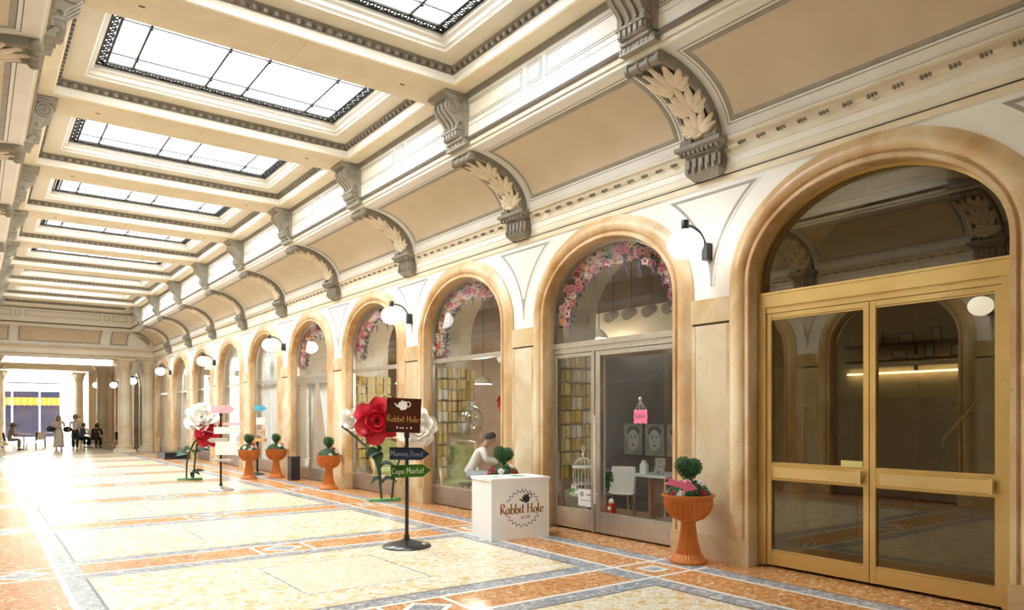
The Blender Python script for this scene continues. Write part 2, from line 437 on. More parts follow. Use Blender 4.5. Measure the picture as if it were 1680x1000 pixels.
for mir in (False, True):
    sm = surround_mesh(mir); bms = [base_mesh(mir, s) for s in (-1, 1)]
    for b in range(-1 if not mir else 0, 9):
        o = st(link(trim_name(), sm)); o.location.y = YC(b)
        for bm_ in bms: link('base_block', bm_, o)

# ================================================================== cornice, cove and frieze: one profile swept round three sides
def cove_pt(f, d=0):           # f 0 at the wall (bottom) .. 1 at the frieze (top); d = offset into the room
    t = f*pi/2
    p, z = .115 + 1.0*(1-cos(t)), 4.655 + .68*sin(t)
    n = Vector((cos(t)/1.0, -sin(t)/.68)).normalized()
    return p + n.x*d, z + n.y*d
prof = [((0,4.19),0),((.028,4.205),1),((.034,4.262),3),((.016,4.270),3),((.02,4.284),4),((.036,4.305),2),((.04,4.372),0),((.05,4.378),0),((.05,4.45),4),
        ((.062,4.456),4),((.066,4.525),4),((.105,4.55),5),((.112,4.60),4),((.145,4.612),4),((.15,4.635),3),((.10,4.642),0),((.115,4.655),0)]
cv = [(cove_pt(k/16), 0) for k in range(17)]
prof += cv[1:]
prof += [((1.13,5.345),0),((1.135,5.372),3),((1.128,5.376),4),((1.16,5.382),4),((1.165,5.43),6),((1.20,5.445),3),((1.205,5.478),3),((1.18,5.486),0),((1.18,5.63),6),((1.172,5.634),0),((1.18,5.64),0),((1.18,6.02),6),((1.215,6.045),6),((1.225,6.075),6),((1.235,6.08),0)]
def u_sweep(name, prof, mats, y_end=YE):
    mb = MB(); rows = []
    for (p, z), m in prof:
        rows.append([mb.v(q) for q in ((WR-p, YS, z), (WR-p, y_end-p, z), (WL+p, y_end-p, z), (WL+p, YS, z))])
    for i in range(len(rows)-1):
        for k in range(3): mb.f((rows[i][k], rows[i+1][k], rows[i+1][k+1], rows[i][k+1]), prof[i][1])
    return mb.build(name, mats, None, True, 30)
cor = st(u_sweep(trim_name(), prof, [M['plaster'], M['rim'], M['cream'], M['line'], M['cream'], M['tan'], M['taupe']]))
# little dark drops under the tan band of the cornice
mb = MB()
for side in (0, 1):
    y = YS+.2
    while y < YE-.4:
        for k in range(3):
            x = WR-.113; x0, x1 = (x-.012, x+.03)
            if side: x0, x1 = mx(x1), mx(x0)
            mb.box(x0, x1, y+k*.035, y+k*.035+.016, 4.532-.004*k, 4.556)
        y += .235
mb.build('cornice_drops', M['taupe'], cor)
# cove panels, frieze panels
def patch(mb, f0, f1, y0, y1, side, rings, d0=.004):
    """curved panel on the cove: rings = list of (width, material); last material fills"""
    L = 1.33
    fs, ys_ = [], []
    w = 0
    edges = [0]
    for wd, _ in rings[:-1]: w += wd; edges.append(w)
    flist = [f0 + e/L for e in edges] + [f1 - e/L for e in reversed(edges)]
    ylist = [y0 + e for e in edges] + [y1 - e for e in reversed(edges)]
    full = []
    for k in range(len(flist)-1):
        sub = 10 if k == len(edges)-1 else 1
        for q in range(sub): full.append((flist[k] + (flist[k+1]-flist[k])*q/sub, k))
    full.append((flist[-1], None))
    nr = len(edges)
    ids = {}
    def vid(f, y):
        key = (round(f, 5), round(y, 5))
        if key not in ids:
            p, z = cove_pt(f, d0)
            pt = {'r': (WR-p, y, z), 'l': (WL+p, y, z), 'e': (y, YE-p, z)}[side]
            ids[key] = mb.v(pt)
        return ids[key]
    for a in range(len(full)-1):
        fa, ka = full[a]; fb = full[a+1][0]
        for c in range(len(ylist)-1):
            ring = min(ka, 2*nr-2-ka, c, 2*nr-2-c)
            mb.f((vid(fa, ylist[c]), vid(fb, ylist[c]), vid(fb, ylist[c+1]), vid(fa, ylist[c+1])), rings[ring][1])
PR = [(.008,2),(.03,0),(.008,2),(.05,1),(0,3)]
PM = [M['plaster'], M['taupe_light'], M['line'], M['tan']]
def frieze(mb, y0, y1, z0, z1, side):
    def q(y, z, d):
        p = 1.18+d
        return {'r': (WR-p, y, z), 'l': (WL+p, y, z), 'e': (y, YE-p, z)}[side]
    def fr(e0, e1, m):
        A = [(y0+e0,z0+e0),(y1-e0,z0+e0),(y1-e0,z1-e0),(y0+e0,z1-e0)]; B = [(y0+e1,z0+e1),(y1-e1,z0+e1),(y1-e1,z1-e1),(y0+e1,z1-e1)]
        for k in range(4):
            mb.poly([q(*A[k],.004), q(*A[(k+1)%4],.004), q(*B[(k+1)%4],.004), q(*B[k],.004)], m)
        return B
    fr(0, .012, 1); B = fr(.03, .042, 1)
    mb.poly([q(*p, .003) for p in B], 2)
for side in ('r', 'l'):
    for b in range(-2 if side == 'r' else -1, 9):
        mb = MB(); e = P(b+1)-.30 if b < 8 else P(9)-.32
        patch(mb, .10, .90, P(b)+.32, e-.02, side, PR)
        mb.build('cove_panel', PM, cor, True, 20)
        mb = MB(); y0, y1 = P(b)+.27, P(b+1)-.27
        if b == 8: y1 = YE-1.18-.12
        if b < 8:
            L = (y1-y0-.30-.16)/2
            segs = [(y0, y0+L), (y0+L+.08, y0+L+.38), (y1-L, y1)]
        else: segs = [(y0, y1)]
        for s0, s1 in segs: frieze(mb, s0, s1, 5.70, 5.965, side)
        mb.build('frieze_panel', [M['plaster'], M['greyline'], M['spandrel']], cor)
for x0, x1 in ((.55, 1.2), (1.45, 4.55-.02), (4.85, 5.6)):
    mb = MB(); patch(mb, .10, .88, x0, x1, 'e', PR); mb.build('cove_panel', PM, cor, True, 20)
for x0, x1 in ((.75,1.25),(1.33,1.55),(1.65,4.4),(4.5,4.75),(4.83,5.42)):
    mb = MB(); frieze(mb, x0, x1, 5.70, 5.965, 'e'); mb.build('frieze_panel', [M['plaster'], M['greyline'], M['spandrel']], cor)

# ================================================================== cove ribs with acanthus leaves, scroll consoles
def rib_meshes(mir):
    W_ = .225
    def at(f, s, d):
        p, z = cove_pt(f, d); return (WR-p, s, z)
    mb = MB(mir)          # band: raised sides, sunk field
    secs = [(-W_,0,0),(-W_,.085,0),(-W_+.015,.10,0),(-W_+.05,.10,0),(-W_+.06,.075,1),(-.13,.05,1),(.13,.05,1),(W_-.06,.075,1),(W_-.05,.10,0),(W_-.015,.10,0),(W_,.085,0),(W_,0,0)]
    K = 18; rows = []
    for s, d, m in secs: rows.append([mb.v(at(-.0 + 1.0*k/K, s, d)) for k in range(K+1)])
    for i in range(len(rows)-1):
        for k in range(K): mb.f((rows[i][k], rows[i][k+1], rows[i+1][k+1], rows[i+1][k]), 0)
    band = mb.mesh('cove_rib', [M['taupe'], M['taupe']], True, 40)
    mb = MB(mir)          # acanthus: three tiers of two lobed half leaves, a stalk and a foot
    def lobe(f0, s0, ang, ln, wd):
        def fn(u, w):
            sc = (1 - .22*abs(sin(u*pi*4.5))) if u < .93 else .55
            half = wd*(sin(pi*min(1, u*.9+.08))**.7)*sc
            l = ln*u; c = (w-.5)*2
            df = (cos(ang)*l - sin(ang)*half*c)/1.33; ds = sin(ang)*l + cos(ang)*half*c
            d = .06 + .055*sin(pi*min(1,u*1.05)) + .028*(1-c*c) + (.03*(u**3))
            return at(f0+df, s0+ds, d)
        mb.grid(fn, 12, 4, 0)
    for tier, f0 in enumerate((.10, .36, .62)):
        for sg in (-1, 1):
            for ang, ln, wd in ((1.5,.17,.05),(1.1,.25,.058),(.72,.33,.062),(.32,.40,.06)):
                lobe(f0, sg*.015, sg*ang, ln, wd)
        lobe(f0+.02, 0, 0, .42, .055)
    mb.tube([at(.04+.9*k/10, 0, .10) for k in range(11)], .016, 6)
    for ang in (-1.1,-.5,0,.5,1.1): lobe(.12, 0, pi+ang, .13, .045)
    leaf = mb.mesh('acanthus_leaf', M['leaf_plaster'], True, 60)
    mb = MB(mir)          # turned rolls
    def roll(f, d, r, hw):
        c = at(f, 0, d); prof_ = [(0,-hw),(r*.7,-hw),(r,-hw+.015),(r,-hw+.05),(r*.75,-hw+.06),(r*.75,-.10),(r*.95,-.09),(r*.95,-.05),(r*.75,-.04),(r*.75,.04),(r*.95,.05),(r*.95,.09),(r*.75,.10),(r*.75,hw-.06),(r,hw-.05),(r,hw-.015),(r*.7,hw),(0,hw)]
        rings = []
        for rr, y in prof_: rings.append([mb.v((c[0]+rr*cos(2*pi*q/14), y, c[2]+rr*sin(2*pi*q/14))) for q in range(14)])
        for k in range(len(prof_)-1):
            for q in range(14): mb.f((rings[k][q], rings[k][(q+1)%14], rings[k+1][(q+1)%14], rings[k+1][q]))
    roll(.985, .07, .062, .25)
    def half(f, d, r, y0, y1):
        c = at(f, 0, d); n = 14
        rings = [[mb.v((c[0]+rr*cos(2*pi*q/n), y, c[2]+rr*sin(2*pi*q/n))) for q in range(n)] for rr, y in ((0,y0),(r,y0),(r,y0+.02),(r*.85,y0+.03),(r*.85,y1-.03),(r,y1-.02),(r,y1),(0,y1))]
        for k in range(7):
            for q in range(n): mb.f((rings[k][q], rings[k][(q+1)%n], rings[k+1][(q+1)%n], rings[k+1][q]))
    half(.03, .09, .05, -.25, -.09); half(.03, .09, .05, .09, .25)
    rolls = mb.mesh('rib_roll', M['taupe'], True, 45)
    mb = MB(mir)          # capital under the rib
    def cb(p, hw, z0, z1): mb.box(WR-p, WR+.0, -hw, hw, z0, z1)
    def cfrus(p0, h0, z0, p1, h1, z1):
        a = [mb.v(q) for q in ((WR,-h0,z0),(WR-p0,-h0,z0),(WR-p0,h0,z0),(WR,h0,z0))]; b = [mb.v(q) for q in ((WR,-h1,z1),(WR-p1,-h1,z1),(WR-p1,h1,z1),(WR,h1,z1))]
        for k in range(4): mb.f((a[k],a[(k+1)%4],b[(k+1)%4],b[k]))
    cfrus(.17,.225,4.53,.27,.305,4.60); cb(.28,.315,4.60,4.645); cb(.175,.225,4.33,4.53); cfrus(.10,.17,4.265,.17,.22,4.33)
    for k in range(5):
        y = -.18 + k*.09
        mb.box(WR-.20, WR-.17, y-.025, y+.025, 4.36, 4.49); mb.box(WR-.215, WR-.20, y-.014, y+.014, 4.34, 4.40)
    for k in range(9): mb.box(WR-.255, WR-.2, -.25+k*.0625-.015, -.25+k*.0625+.015, 4.54, 4.575)
    for sg in (-1,1):
        for k in range(3): mb.box(WR-.06-k*.05-.014, WR-.06-k*.05+.014, sg*.225-.02, sg*.225+.02, 4.36, 4.49)
    cap = mb.mesh('rib_capital', M['taupe'])
    return band, leaf, rolls, cap
def console_meshes(mir):
    XF = WR-1.18; hw = .185
    def sprof(k=0):      # S scroll in (depth, z)
        pts = []
        P_ = [(.21,6.0),(.275,5.975),(.305,5.92),(.29,5.86),(.235,5.80),(.175,5.75),(.135,5.70),(.12,5.66),(.135,5.63),(.155,5.605),(.13,5.59)]
        P_ = [Vector(q) for q in P_]; out = []
        for i in range(len(P_)-1):
            a_, b_ = P_[i], P_[i+1]; out += [(a_.x+k, a_.y), ((a_.x+b_.x)/2+k, (a_.y+b_.y)/2)]
        return out + [(P_[-1].x+k, P_[-1].y)]
    mb = MB(mir)
    def x(p): return XF-p
    for j in range(7):   # fluted front
        y0 = -hw + .01 + j*(2*hw-.02)/7; y1 = y0+(2*hw-.02)/7
        k = .022 if j % 2 == 0 else -.006
        pp = sprof(k); pts = [(x(0), 6.0)] + [(x(p), z) for p, z in pp] + [(x(0), 5.59)]
        mb.prism(pts, 'y', y0, y1)
    for sg in (-1,1):
        for rr in (.085,.05,.02): mb.torus((x(.20), sg*hw, 5.895), rr, .016, 'y', 16, 6)
        mb.torus((x(.10), sg*hw, 5.66), .04, .014, 'y', 12, 6)
    body = mb.mesh('console_scroll', M['taupe_light'], True, 40)
    mb = MB(mir)
    mb.box(x(.37), XF, -.235, .235, 6.035, 6.078); mb.box(x(.34), XF, -.215, .215, 6.0, 6.037)
    mb.box(x(.30), XF, -.20, .20, 5.985, 6.0); mb.box(x(.05), XF, -.24, .24, 5.49, 6.0)
    ab = mb.mesh('console_abacus', M['taupe_light'])
    mb = MB(mir)
    mb.box(x(.17), XF, -.205, .205, 5.585, 5.615); mb.box(x(.145), XF, -.19, .19, 5.50, 5.585); mb.box(x(.10), XF, -.205, .205, 5.455, 5.50)
    for k in range(5):
        y = -.15+k*.075; mb.box(x(.165), x(.14), y-.02, y+.02, 5.51, 5.575)
    for k in range(4):
        for sg in (-1,1): mb.box(x(.125-.03*k+.008), x(.125-.03*k-.008), sg*.19-.012, sg*.19+.012, 5.51, 5.575)
    mb.box(x(.065), XF+.03, -.25, .25, 5.38, 5.455)
    for k in range(8): mb.box(x(.073), x(.06), -.22+k*.063-.012, -.22+k*.063+.012, 5.405, 5.445)
    base = mb.mesh('console_base', [M['taupe_light']])
    return body, ab, base
for mir in (False, True):
    rm = rib_meshes(mir); cm = console_meshes(mir)
    for n in range(-1 if not mir else 0, 9):
        r = st(link(trim_name(), rm[0])); r.location.y = P(n)
        link('acanthus_leaf', rm[1], r); link('rib_roll', rm[2], r); link('rib_capital', rm[3], r)
        c = st(link(trim_name(), cm[0])); c.location.y = P(n)-.03
        link('console_abacus', cm[1], c); link('console_base', cm[2], c)
# corner medallion ribs
for mir in (False, True):
    mb = MB(mir)
    def dg(f, s, d):
        p, z = cove_pt(f, d); p2 = max(.06, p)
        return (WR-p2 - s*.7071, YE-p2 + s*.7071*1.0, z)
    mb.grid(lambda u, w: dg(.04+.94*u, (w-.5)*2*(.10+.16*sin(pi*u)), .10), 14, 6, 0)
    mb.grid(lambda u, w: dg(.25+.5*u, (w-.5)*2*.14*sin(pi*max(.02,min(.98,u)))**.5, .125), 10, 6, 1)
    st(mb.build(trim_name(), [M['leaf_plaster'], M['taupe_light']], None, True, 60))

# ================================================================== coffered ceiling with skylights
XA, XB = WL+1.18+.29, WR-1.18-.29
cm = [M['plaster'], M['taupe'], M['cream'], M['rim'], M['line'], M['taupe_light']]
CP = [((0,6.08),3),((.02,6.095),0),((.03,6.19),0),((.042,6.20),1),((.045,6.215),1),((.095,6.275),1),((.10,6.295),2),((.12,6.30),2),((.355,6.30),0),((.36,6.315),0),((.385,6.33),5),((.392,6.335),0),((.40,6.385),0),((.45,6.40),0),((.46,6.47),0)]
def rect_sweep(mb, prof, x0, x1, y0, y1):
    rows = []
    for (q, z), m in prof: rows.append([mb.v(p) for p in ((x0+q,y0+q,z),(x1-q,y0+q,z),(x1-q,y1-q,z),(x0+q,y1-q,z))])
    for i in range(len(rows)-1):
        for k in range(4): mb.f((rows[i][k], rows[i][(k+1)%4], rows[i+1][(k+1)%4], rows[i+1][k]), prof[i][1])
    return rows[-1]
mb = MB(); eg = MB()
beams = []
cof = [(P(b)+.365, P(b+1)-.365) for b in range(-4, 8)]
cof.append((P(8)+.365, YE-1.18-.29))
prev = YS
for k, (y0, y1) in enumerate(cof):
    last = k == len(cof)-1
    r = rect_sweep(mb, CP[:8] if last else CP, XA, XB, y0, y1)
    if last: mb.f(r, 2)
    mb.poly([(XA,prev,6.08),(XB,prev,6.08),(XB,y0,6.08),(XA,y0,6.08)], 3)     # beam soffit
    prev = y1
    # egg and dart
    per = [((XA,y0),(XB,y0),(0,1)),((XB,y0),(XB,y1),(-1,0)),((XB,y1),(XA,y1),(0,-1)),((XA,y1),(XA,y0),(1,0))]
    for (ax, ay), (bx, by), (nx, ny) in per:
        L = sqrt((bx-ax)**2+(by-ay)**2); n = int((L-.14)/.125)
        for q in range(n):
            t = (.07 + (q+.5)*(L-.14)/n)/L; px, py = ax+(bx-ax)*t+nx*.068, ay+(by-ay)*t+ny*.068
            tx, ty = (bx-ax)/L, (by-ay)/L
            if k < 9:
                eg.ball((px, py, 6.242), .036 if abs(tx) > .5 else .026, .036 if abs(ty) > .5 else .026, .03, 8, 4, 0)
                for s in (-.052, .052): 
                    eg.box(px+tx*s-.006-abs(nx)*.012, px+tx*s+.006+abs(nx)*.012, py+ty*s-.006-abs(ny)*.012, py+ty*s+.006+abs(ny)*.012, 6.215, 6.27, 1)
            else:
                eg.box(px-.03, px+.03, py-.03, py+.03, 6.222, 6.256, 0)
mb.poly([(XA,prev,6.08),(XB,prev,6.08),(XB,YE-1.18-.0,6.08),(XA,YE-1.18-.0,6.08)], 3)
for x0, x1 in ((WL+1.18+.05, XA), (XB, WR-1.18-.05)): mb.poly([(x0,YS,6.08),(x1,YS,6.08),(x1,YE-1.18-.05,6.08),(x0,YE-1.18-.05,6.08)], 3)
# small recessed lines on the beam soffits
for b in range(-1, 8):
    y = P(b)
    for x in (XA+.6, XB-.6): mb.box(x-.03, x+.03, y-.012, y+.012, 6.074, 6.081, 4)
    for x in (CXG-.16, CXG+.16): mb.box(x-.012, x+.012, y-.355, y+.355, 6.074, 6.081, 3)
ceil = st(mb.build('ceiling', cm, None, False))
eg.build('egg_and_dart', [M['taupe_light'], M['taupe_dark']], ceil, True, 60)
wn = [0]
def win_name():
    wn[0] += 1; return 'window_%d' % wn[0]
def skylight_meshes(detail):
    x0, x1, h = XA+.46, XB-.46, (PITCH-.73)/2-.46
    mb = MB(); z = 6.465
    for a, bq in ((0,.034),(.112,.145)):       # two square bars of the ornamental border
        for (xa, xb, ya, yb) in ((x0+a,x1-a,-h+a,-h+bq),(x0+a,x1-a,h-bq,h-a),(x0+a,x0+bq,-h+bq,h-bq),(x1-bq,x1-a,-h+bq,h-bq)):
            mb.box(xa, xb, ya, yb, z-.012, z+.012)
    nx = int((x1-x0-.14)/.088); ny = int((2*h-.14)/.088)
    for s in (-1,1):
        for k in range(nx):
            c = (x0+.07+(k+.5)*(x1-x0-.14)/nx, s*(h-.0715), z); mb.torus(c, .030, .0115, 'z', 8 if detail else 6, 4)
            if detail: mb.ball((c[0]+.044, c[1]+.03*(-1)**k, z), .014, seg=6, rings=4)
        for k in range(ny):
            c = ((x0+.0715) if s < 0 else (x1-.0715), -h+.07+(k+.5)*(2*h-.14)/ny, z); mb.torus(c, .030, .0115, 'z', 8 if detail else 6, 4)
            if detail: mb.ball((c[0]+.03*(-1)**k, c[1]+.044, z), .014, seg=6, rings=4)
    for sx in (x0+.07, x1-.07):
        for sy in (-h+.07, h-.07): mb.torus((sx,sy,z), .045, .012, 'z', 10, 4)
    frame = mb.mesh('skylight_frame', M['iron'])
    mb = MB(); xsb = [1.80, 2.76, 3.28, 4.27]; ysb = [-h+.42, h-.42]
    for x in xsb:
        mb.box(x-.014, x+.014, -h+.1, h-.1, z+.005, z+.03)
        for y in ysb: mb.ball((x, y, z), .028, seg=8, rings=5)
        for y in (-h+.14, h-.14): mb.ball((x, y, z), .04, .03, .02, seg=8, rings=5)
    for y in ysb: mb.box(x0+.1, x1-.1, y-.007, y+.007, z+.01, z+.03)
    bars = mb.mesh('glazing_bars', M['iron'])
    mb = MB(); mb.poly([(x0-.03,-h-.03,z+.045),(x1+.03,-h-.03,z+.045),(x1+.03,h+.03,z+.045),(x0-.03,h+.03,z+.045)])
    return frame, bars, mb.mesh('skylight_pane', M['frost'])
sk = [skylight_meshes(True), skylight_meshes(False)]
SKY = []
SKYB = [-4] + list(range(0, 8))  # first entry: unseen skylight added behind the camera to light surfaces facing it
for b in SKYB:
    f, g, p = sk[0 if 0 <= b < 3 else 1]
    o = st(link(win_name(), f)); o.location.y = YC(b)
    link('glazing_bars', g, o); link('skylight_pane', p, o); SKY.append(o)
# unseen bays over and behind the viewpoint, closed off to dim the near end
mb = MB()
for y0, y1 in cof[1:4]: mb.poly([(XA+.4,y0+.4,6.47),(XB-.4,y0+.4,6.47),(XB-.4,y1-.4,6.47),(XA+.4,y1-.4,6.47)])
mb.build('ceiling_panel', M['plaster'], ceil)
# roof slab over everything but the skylights (keeps daylight to the openings)
mb = MB()
xs0, xs1 = XA+.42, XB-.42
mb.poly([(WL-6,YS,6.75),(xs0,YS,6.75),(xs0,YE+1.2,6.75),(WL-6,YE+1.2,6.75)]); mb.poly([(xs1,YS,6.75),(WR+6,YS,6.75),(WR+6,YE+1.2,6.75),(xs1,YE+1.2,6.75)])
pv = YS
for b in SKYB:
    h = (PITCH-.73)/2-.42; ya, yb = YC(b)-h, YC(b)+h
    mb.poly([(xs0,pv,6.75),(xs1,pv,6.75),(xs1,ya,6.75),(xs0,ya,6.75)]); pv = yb
    for q in ([(xs0,ya),(xs1,ya)],[(xs1,ya),(xs1,yb)],[(xs1,yb),(xs0,yb)],[(xs0,yb),(xs0,ya)]):
        mb.poly([(*q[0],6.47),(*q[1],6.47),(*q[1],6.75),(*q[0],6.75)])
mb.poly([(xs0,pv,6.75),(xs1,pv,6.75),(xs1,YE+1.2,6.75),(xs0,YE+1.2,6.75)])
st(mb.build('ceiling_roof_slab', M['plaster']))
# ================================================================== glazed arches
GX = 6.86
def rim(mb, w, d, m=0, z0=.02):
    K = 28
    def path(o): return [(AI-o, z0)] + [((AI-o)*cos(pi*k/K), ZS+(BI-o)*sin(pi*k/K)) for k in range(K+1)] + [(-(AI-o), z0)]
    A, B = path(-.004), path(w); rows = []
    for pth, x in ((A, GX-d), (B, GX-d), (B, GX+d), (A, GX+d)): rows.append([mb.v((x, y, z)) for y, z in pth])
    for i in range(4):
        for k in range(len(A)-1): mb.f((rows[i][k], rows[i][k+1], rows[(i+1)%4][k+1], rows[(i+1)%4][k]), m)
def fan_pane(z0, x=GX, inset=.03):
    mb = MB(); K = 28
    pts = [((AI-inset), z0)] + [((AI-inset)*cos(pi*k/K), ZS+(BI-inset)*sin(pi*k/K)) for k in range(K+1)] + [(-(AI-inset), z0)]
    mb.poly([(x, y, z) for y, z in pts]); return mb
def pane(y0, y1, z0, z1, x=GX):
    mb = MB(); mb.poly([(x,y0,z0),(x,y1,z0),(x,y1,z1),(x,y0,z1)]); return mb
def bar(mb, y0, y1, z0, z1, d=.03, m=0, x=GX): mb.box(x-d, x+d, y0, y1, z0, z1, m)
a = AI-.035
# plain shop windows
fr = MB(); rim(fr, .042, .03); bar(fr, -a, a, 2.575, 2.65, .04); bar(fr, -a, a, .33, .36, .035)
FR = fr.mesh('window_frame', M['steel'], True, 30)
kp = MB(); bar(kp, -a, a, .02, .33, .03); KP = kp.mesh('kick_panel', M['steel_dark'])
FP = fan_pane(2.65).mesh('fanlight_pane', M['glass']); LP = pane(-a, a, .36, 2.575).mesh('window_pane', M['glass'])
FPF = fan_pane(2.65).mesh('fanlight_pane', M['glass_far']); LPF = pane(-a, a, .36, 2.575).mesh('window_pane', M['glass_far'])
WIN = {}
for b in (1, 2, 4, 5, 6, 7, 8):
    w = st(link(win_name(), FR)); w.location.y = YC(b); WIN[b] = w
    link('fanlight_pane', FP if b < 4 else FPF, w); link('window_pane', LP if b < 4 else LPF, w); link('kick_panel', KP, w)
# opposite side: the same windows, mirrored
def mirror_mesh(me, name):
    c = me.copy(); c.name = name
    for v in c.vertices: v.co.x = mx(v.co.x)
    c.flip_normals(); return c
FRm, FPm, LPm, KPm = (mirror_mesh(x, x.name) for x in (FR, FP, LP, KP))
for b in range(-2, 9):
    w = st(link(win_name(), FRm)); w.location.y = YC(b)
    link('fanlight_pane', FPm, w); link('window_pane', LPm, w); link('kick_panel', KPm, w)
# shop doors (steel): A1 and the fourth arch
def shop_door(name, b, fan, pn):
    fr = MB(); rim(fr, .045, .035); bar(fr, -a, a, 2.575, 2.65, .045); bar(fr, -a, a, 2.50, 2.575, .025)
    bar(fr, .30, .345, .02, 2.5, .035); bar(fr, -a, -a+.03, .02, 2.5, .03); bar(fr, a-.03, a, .02, 2.5, .03)
    o = st(fr.build(name, M['steel'], None, True, 30)); o.location.y = YC(b)
    link('fanlight_pane', fan, o)
    s = MB(); y0, y1 = .35, a-.035                       # fixed side leaf, far side
    bar(s, y0, y0+.03, .03, 2.49, .022); bar(s, y1-.05, y1, .03, 2.49, .022); bar(s, y0+.03, y1-.05, 2.44, 2.49, .020); bar(s, y0+.03, y1-.05, .03, .31, .020)
    sl = s.build('side_leaf', M['steel'], o); pane(y0+.03, y1-.05, .31, 2.44).build('door_pane', pn, sl)
    s = MB(); y0, y1 = -a+.035, .295
    bar(s, y0, y0+.06, .03, 2.49, .024); bar(s, y1-.10, y1, .03, 2.49, .024); bar(s, y0+.06, y1-.10, 2.43, 2.49, .022); bar(s, y0+.06, y1-.10, .03, .31, .022)
    dl = s.build('door_leaf', M['steel'], o); pane(y0+.06, y1-.10, .31, 2.43).build('door_pane', pn, dl)
    h = MB(); hy = .235
    for x in (GX-.085, GX+.085):
        h.tube([(x,hy,.42),(x,hy,1.62)], .016, 10)
    for z in (.55, 1.5): h.tube([(GX-.085,hy,z),(GX+.085,hy,z)], .010, 8)
    h.build('door_handle', M['chrome'], o, True)
    return o
door_shop = shop_door('door_2', 0, FP, M['glass'])
door_far = shop_door('door_3', 3, FPF, M['glass_far'])
# brass double door in the nearest arch
fr = MB(); K = 28
rim(fr, .03, .03, 0, .02)
bar(fr, -a, a, 2.76, 2.893, .055); bar(fr, -a, a, 2.893, 2.915, .063); bar(fr, -a+.07, a-.07, 2.695, 2.76, .035)
bar(fr, -a-.02, -a+.07, .02, 2.76, .05); bar(fr, a-.07, a+.02, .02, 2.76, .05)
door_gold = st(fr.build('door_1', M['brass'], None, True, 30)); door_gold.location.y = YC(-1)
fan_pane(2.91).build('fanlight_pane', M['glass_gold'], door_gold)
for y0, y1, hinge in ((-a+.072, -.004, -1), (.004, a-.072, 1)):
    s = MB()
    e = .055
    bar(s, y0, y0+e, .03, 2.69, .03); bar(s, y1-e, y1, .03, 2.69, .03)
    for za, zb in ((2.64,2.69),(.03,.175),(.945,1.10)): bar(s, y0+e, y1-e, za, zb, .027)
    for z in (.185, .935, 1.11, 2.63): bar(s, y0+e, y1-e, z-.008, z+.008, .018)
    lf = s.build('door_leaf', M['brass'], door_gold)
    pane(y0+e, y1-e, .175, .945).build('lower_pane', M['glass_gold'], lf); pane(y0+e, y1-e, 1.10, 2.64).build('upper_pane', M['glass_gold'], lf)
    p = MB(); q0, q1 = y0+.05, y1-.12
    p.box(GX-.085, GX-.045, q0, q1, .965, 1.075); p.box(GX-.05, GX-.028, q0+.01, q0+.05, .98, 1.06); p.box(GX-.05, GX-.028, q1-.05, q1-.01, .98, 1.06)
    p.box(GX-.092, GX-.08, q0-.0, q0+.03, .955, 1.085)
    p.build('push_bar', M['brass_bright'], lf)
p = MB(); p.box(GX-.034, GX-.03, .065, .28, 1.112, 1.175); p.build('name_plate', mat('yellow_plate', (.72,.60,.22), .5), door_gold)

# ================================================================== rooms behind the glass
def room(nm, x0, x1, y0, y1, zc, mw, mc, mf, open_x=None):
    far = x1 if open_x == 'lo' else x0
    for name, pts, m in (('floor_'+nm, [(x0,y0,.015),(x1,y0,.015),(x1,y1,.015),(x0,y1,.015)], mf), ('ceiling_'+nm, [(x0,y0,zc),(x1,y0,zc),(x1,y1,zc),(x0,y1,zc)], mc),
            ('wall_%s_near' % nm, [(x0,y0,0),(x1,y0,0),(x1,y0,zc),(x0,y0,zc)], mw), ('wall_%s_far' % nm, [(x0,y1,0),(x1,y1,0),(x1,y1,zc),(x0,y1,zc)], mw),
            ('wall_%s_back' % nm, [(far,y0,0),(far,y1,0),(far,y1,zc),(far,y0,zc)], mw)):
        o = MB(); o.poly(pts); st(o.build(name, m))
room('shop', 6.95, 10.2, P(0)+.10, P(4)-.05, 4.25, M['shop_wall'], M['shop_ceil'], M['wood_floor'], 'lo')
room('rooms_beyond', 6.95, 9.4, P(4)+.05, YE-.1, 4.25, M['shop_cream'], M['shop_ceil'], M['wood_floor'], 'lo')
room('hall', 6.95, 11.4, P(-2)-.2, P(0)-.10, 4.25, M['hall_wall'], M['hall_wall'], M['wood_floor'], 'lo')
room('opposite_rooms', -3.6, -.81, P(-2)-.2, YE-.1, 4.25, M['shop_cream'], M['shop_ceil'], M['wood_floor'], 'hi')
# the wall is deep: a plastered reveal behind each pane
def reveal_mesh(m, jamb=None):
    mb = MB(); K = 28; rows = []
    path = [(AI+.02, .016)] + [((AI+.02)*cos(pi*k/K), ZS+(BI+.02)*sin(pi*k/K)) for k in range(K+1)] + [(-(AI+.02), .016)]
    for x in (6.932, 7.72): rows.append([mb.v((x, y, z)) for y, z in path])
    for k in range(len(path)-1): mb.f((rows[0][k], rows[0][k+1], rows[1][k+1], rows[1][k]), 1 if jamb and k in (0, len(path)-2) else 0)
    for k in range(1, len(path)-2):
        (y0, z0), (y1, z1) = path[k], path[k+1]; mb.poly([(7.72,y0,z0),(7.72,y1,z1),(7.72,y1,4.24),(7.72,y0,4.24)])
    return mb.mesh('deep_reveal', [m, jamb or m], True, 30)
rvp, rvm = reveal_mesh(M['reveal']), reveal_mesh(M['reveal'], M['marble_tan'])
for b in range(-1, 9):
    o = st(link(trim_name(), rvm if b < 0 else rvp)); o.location.y = YC(b)
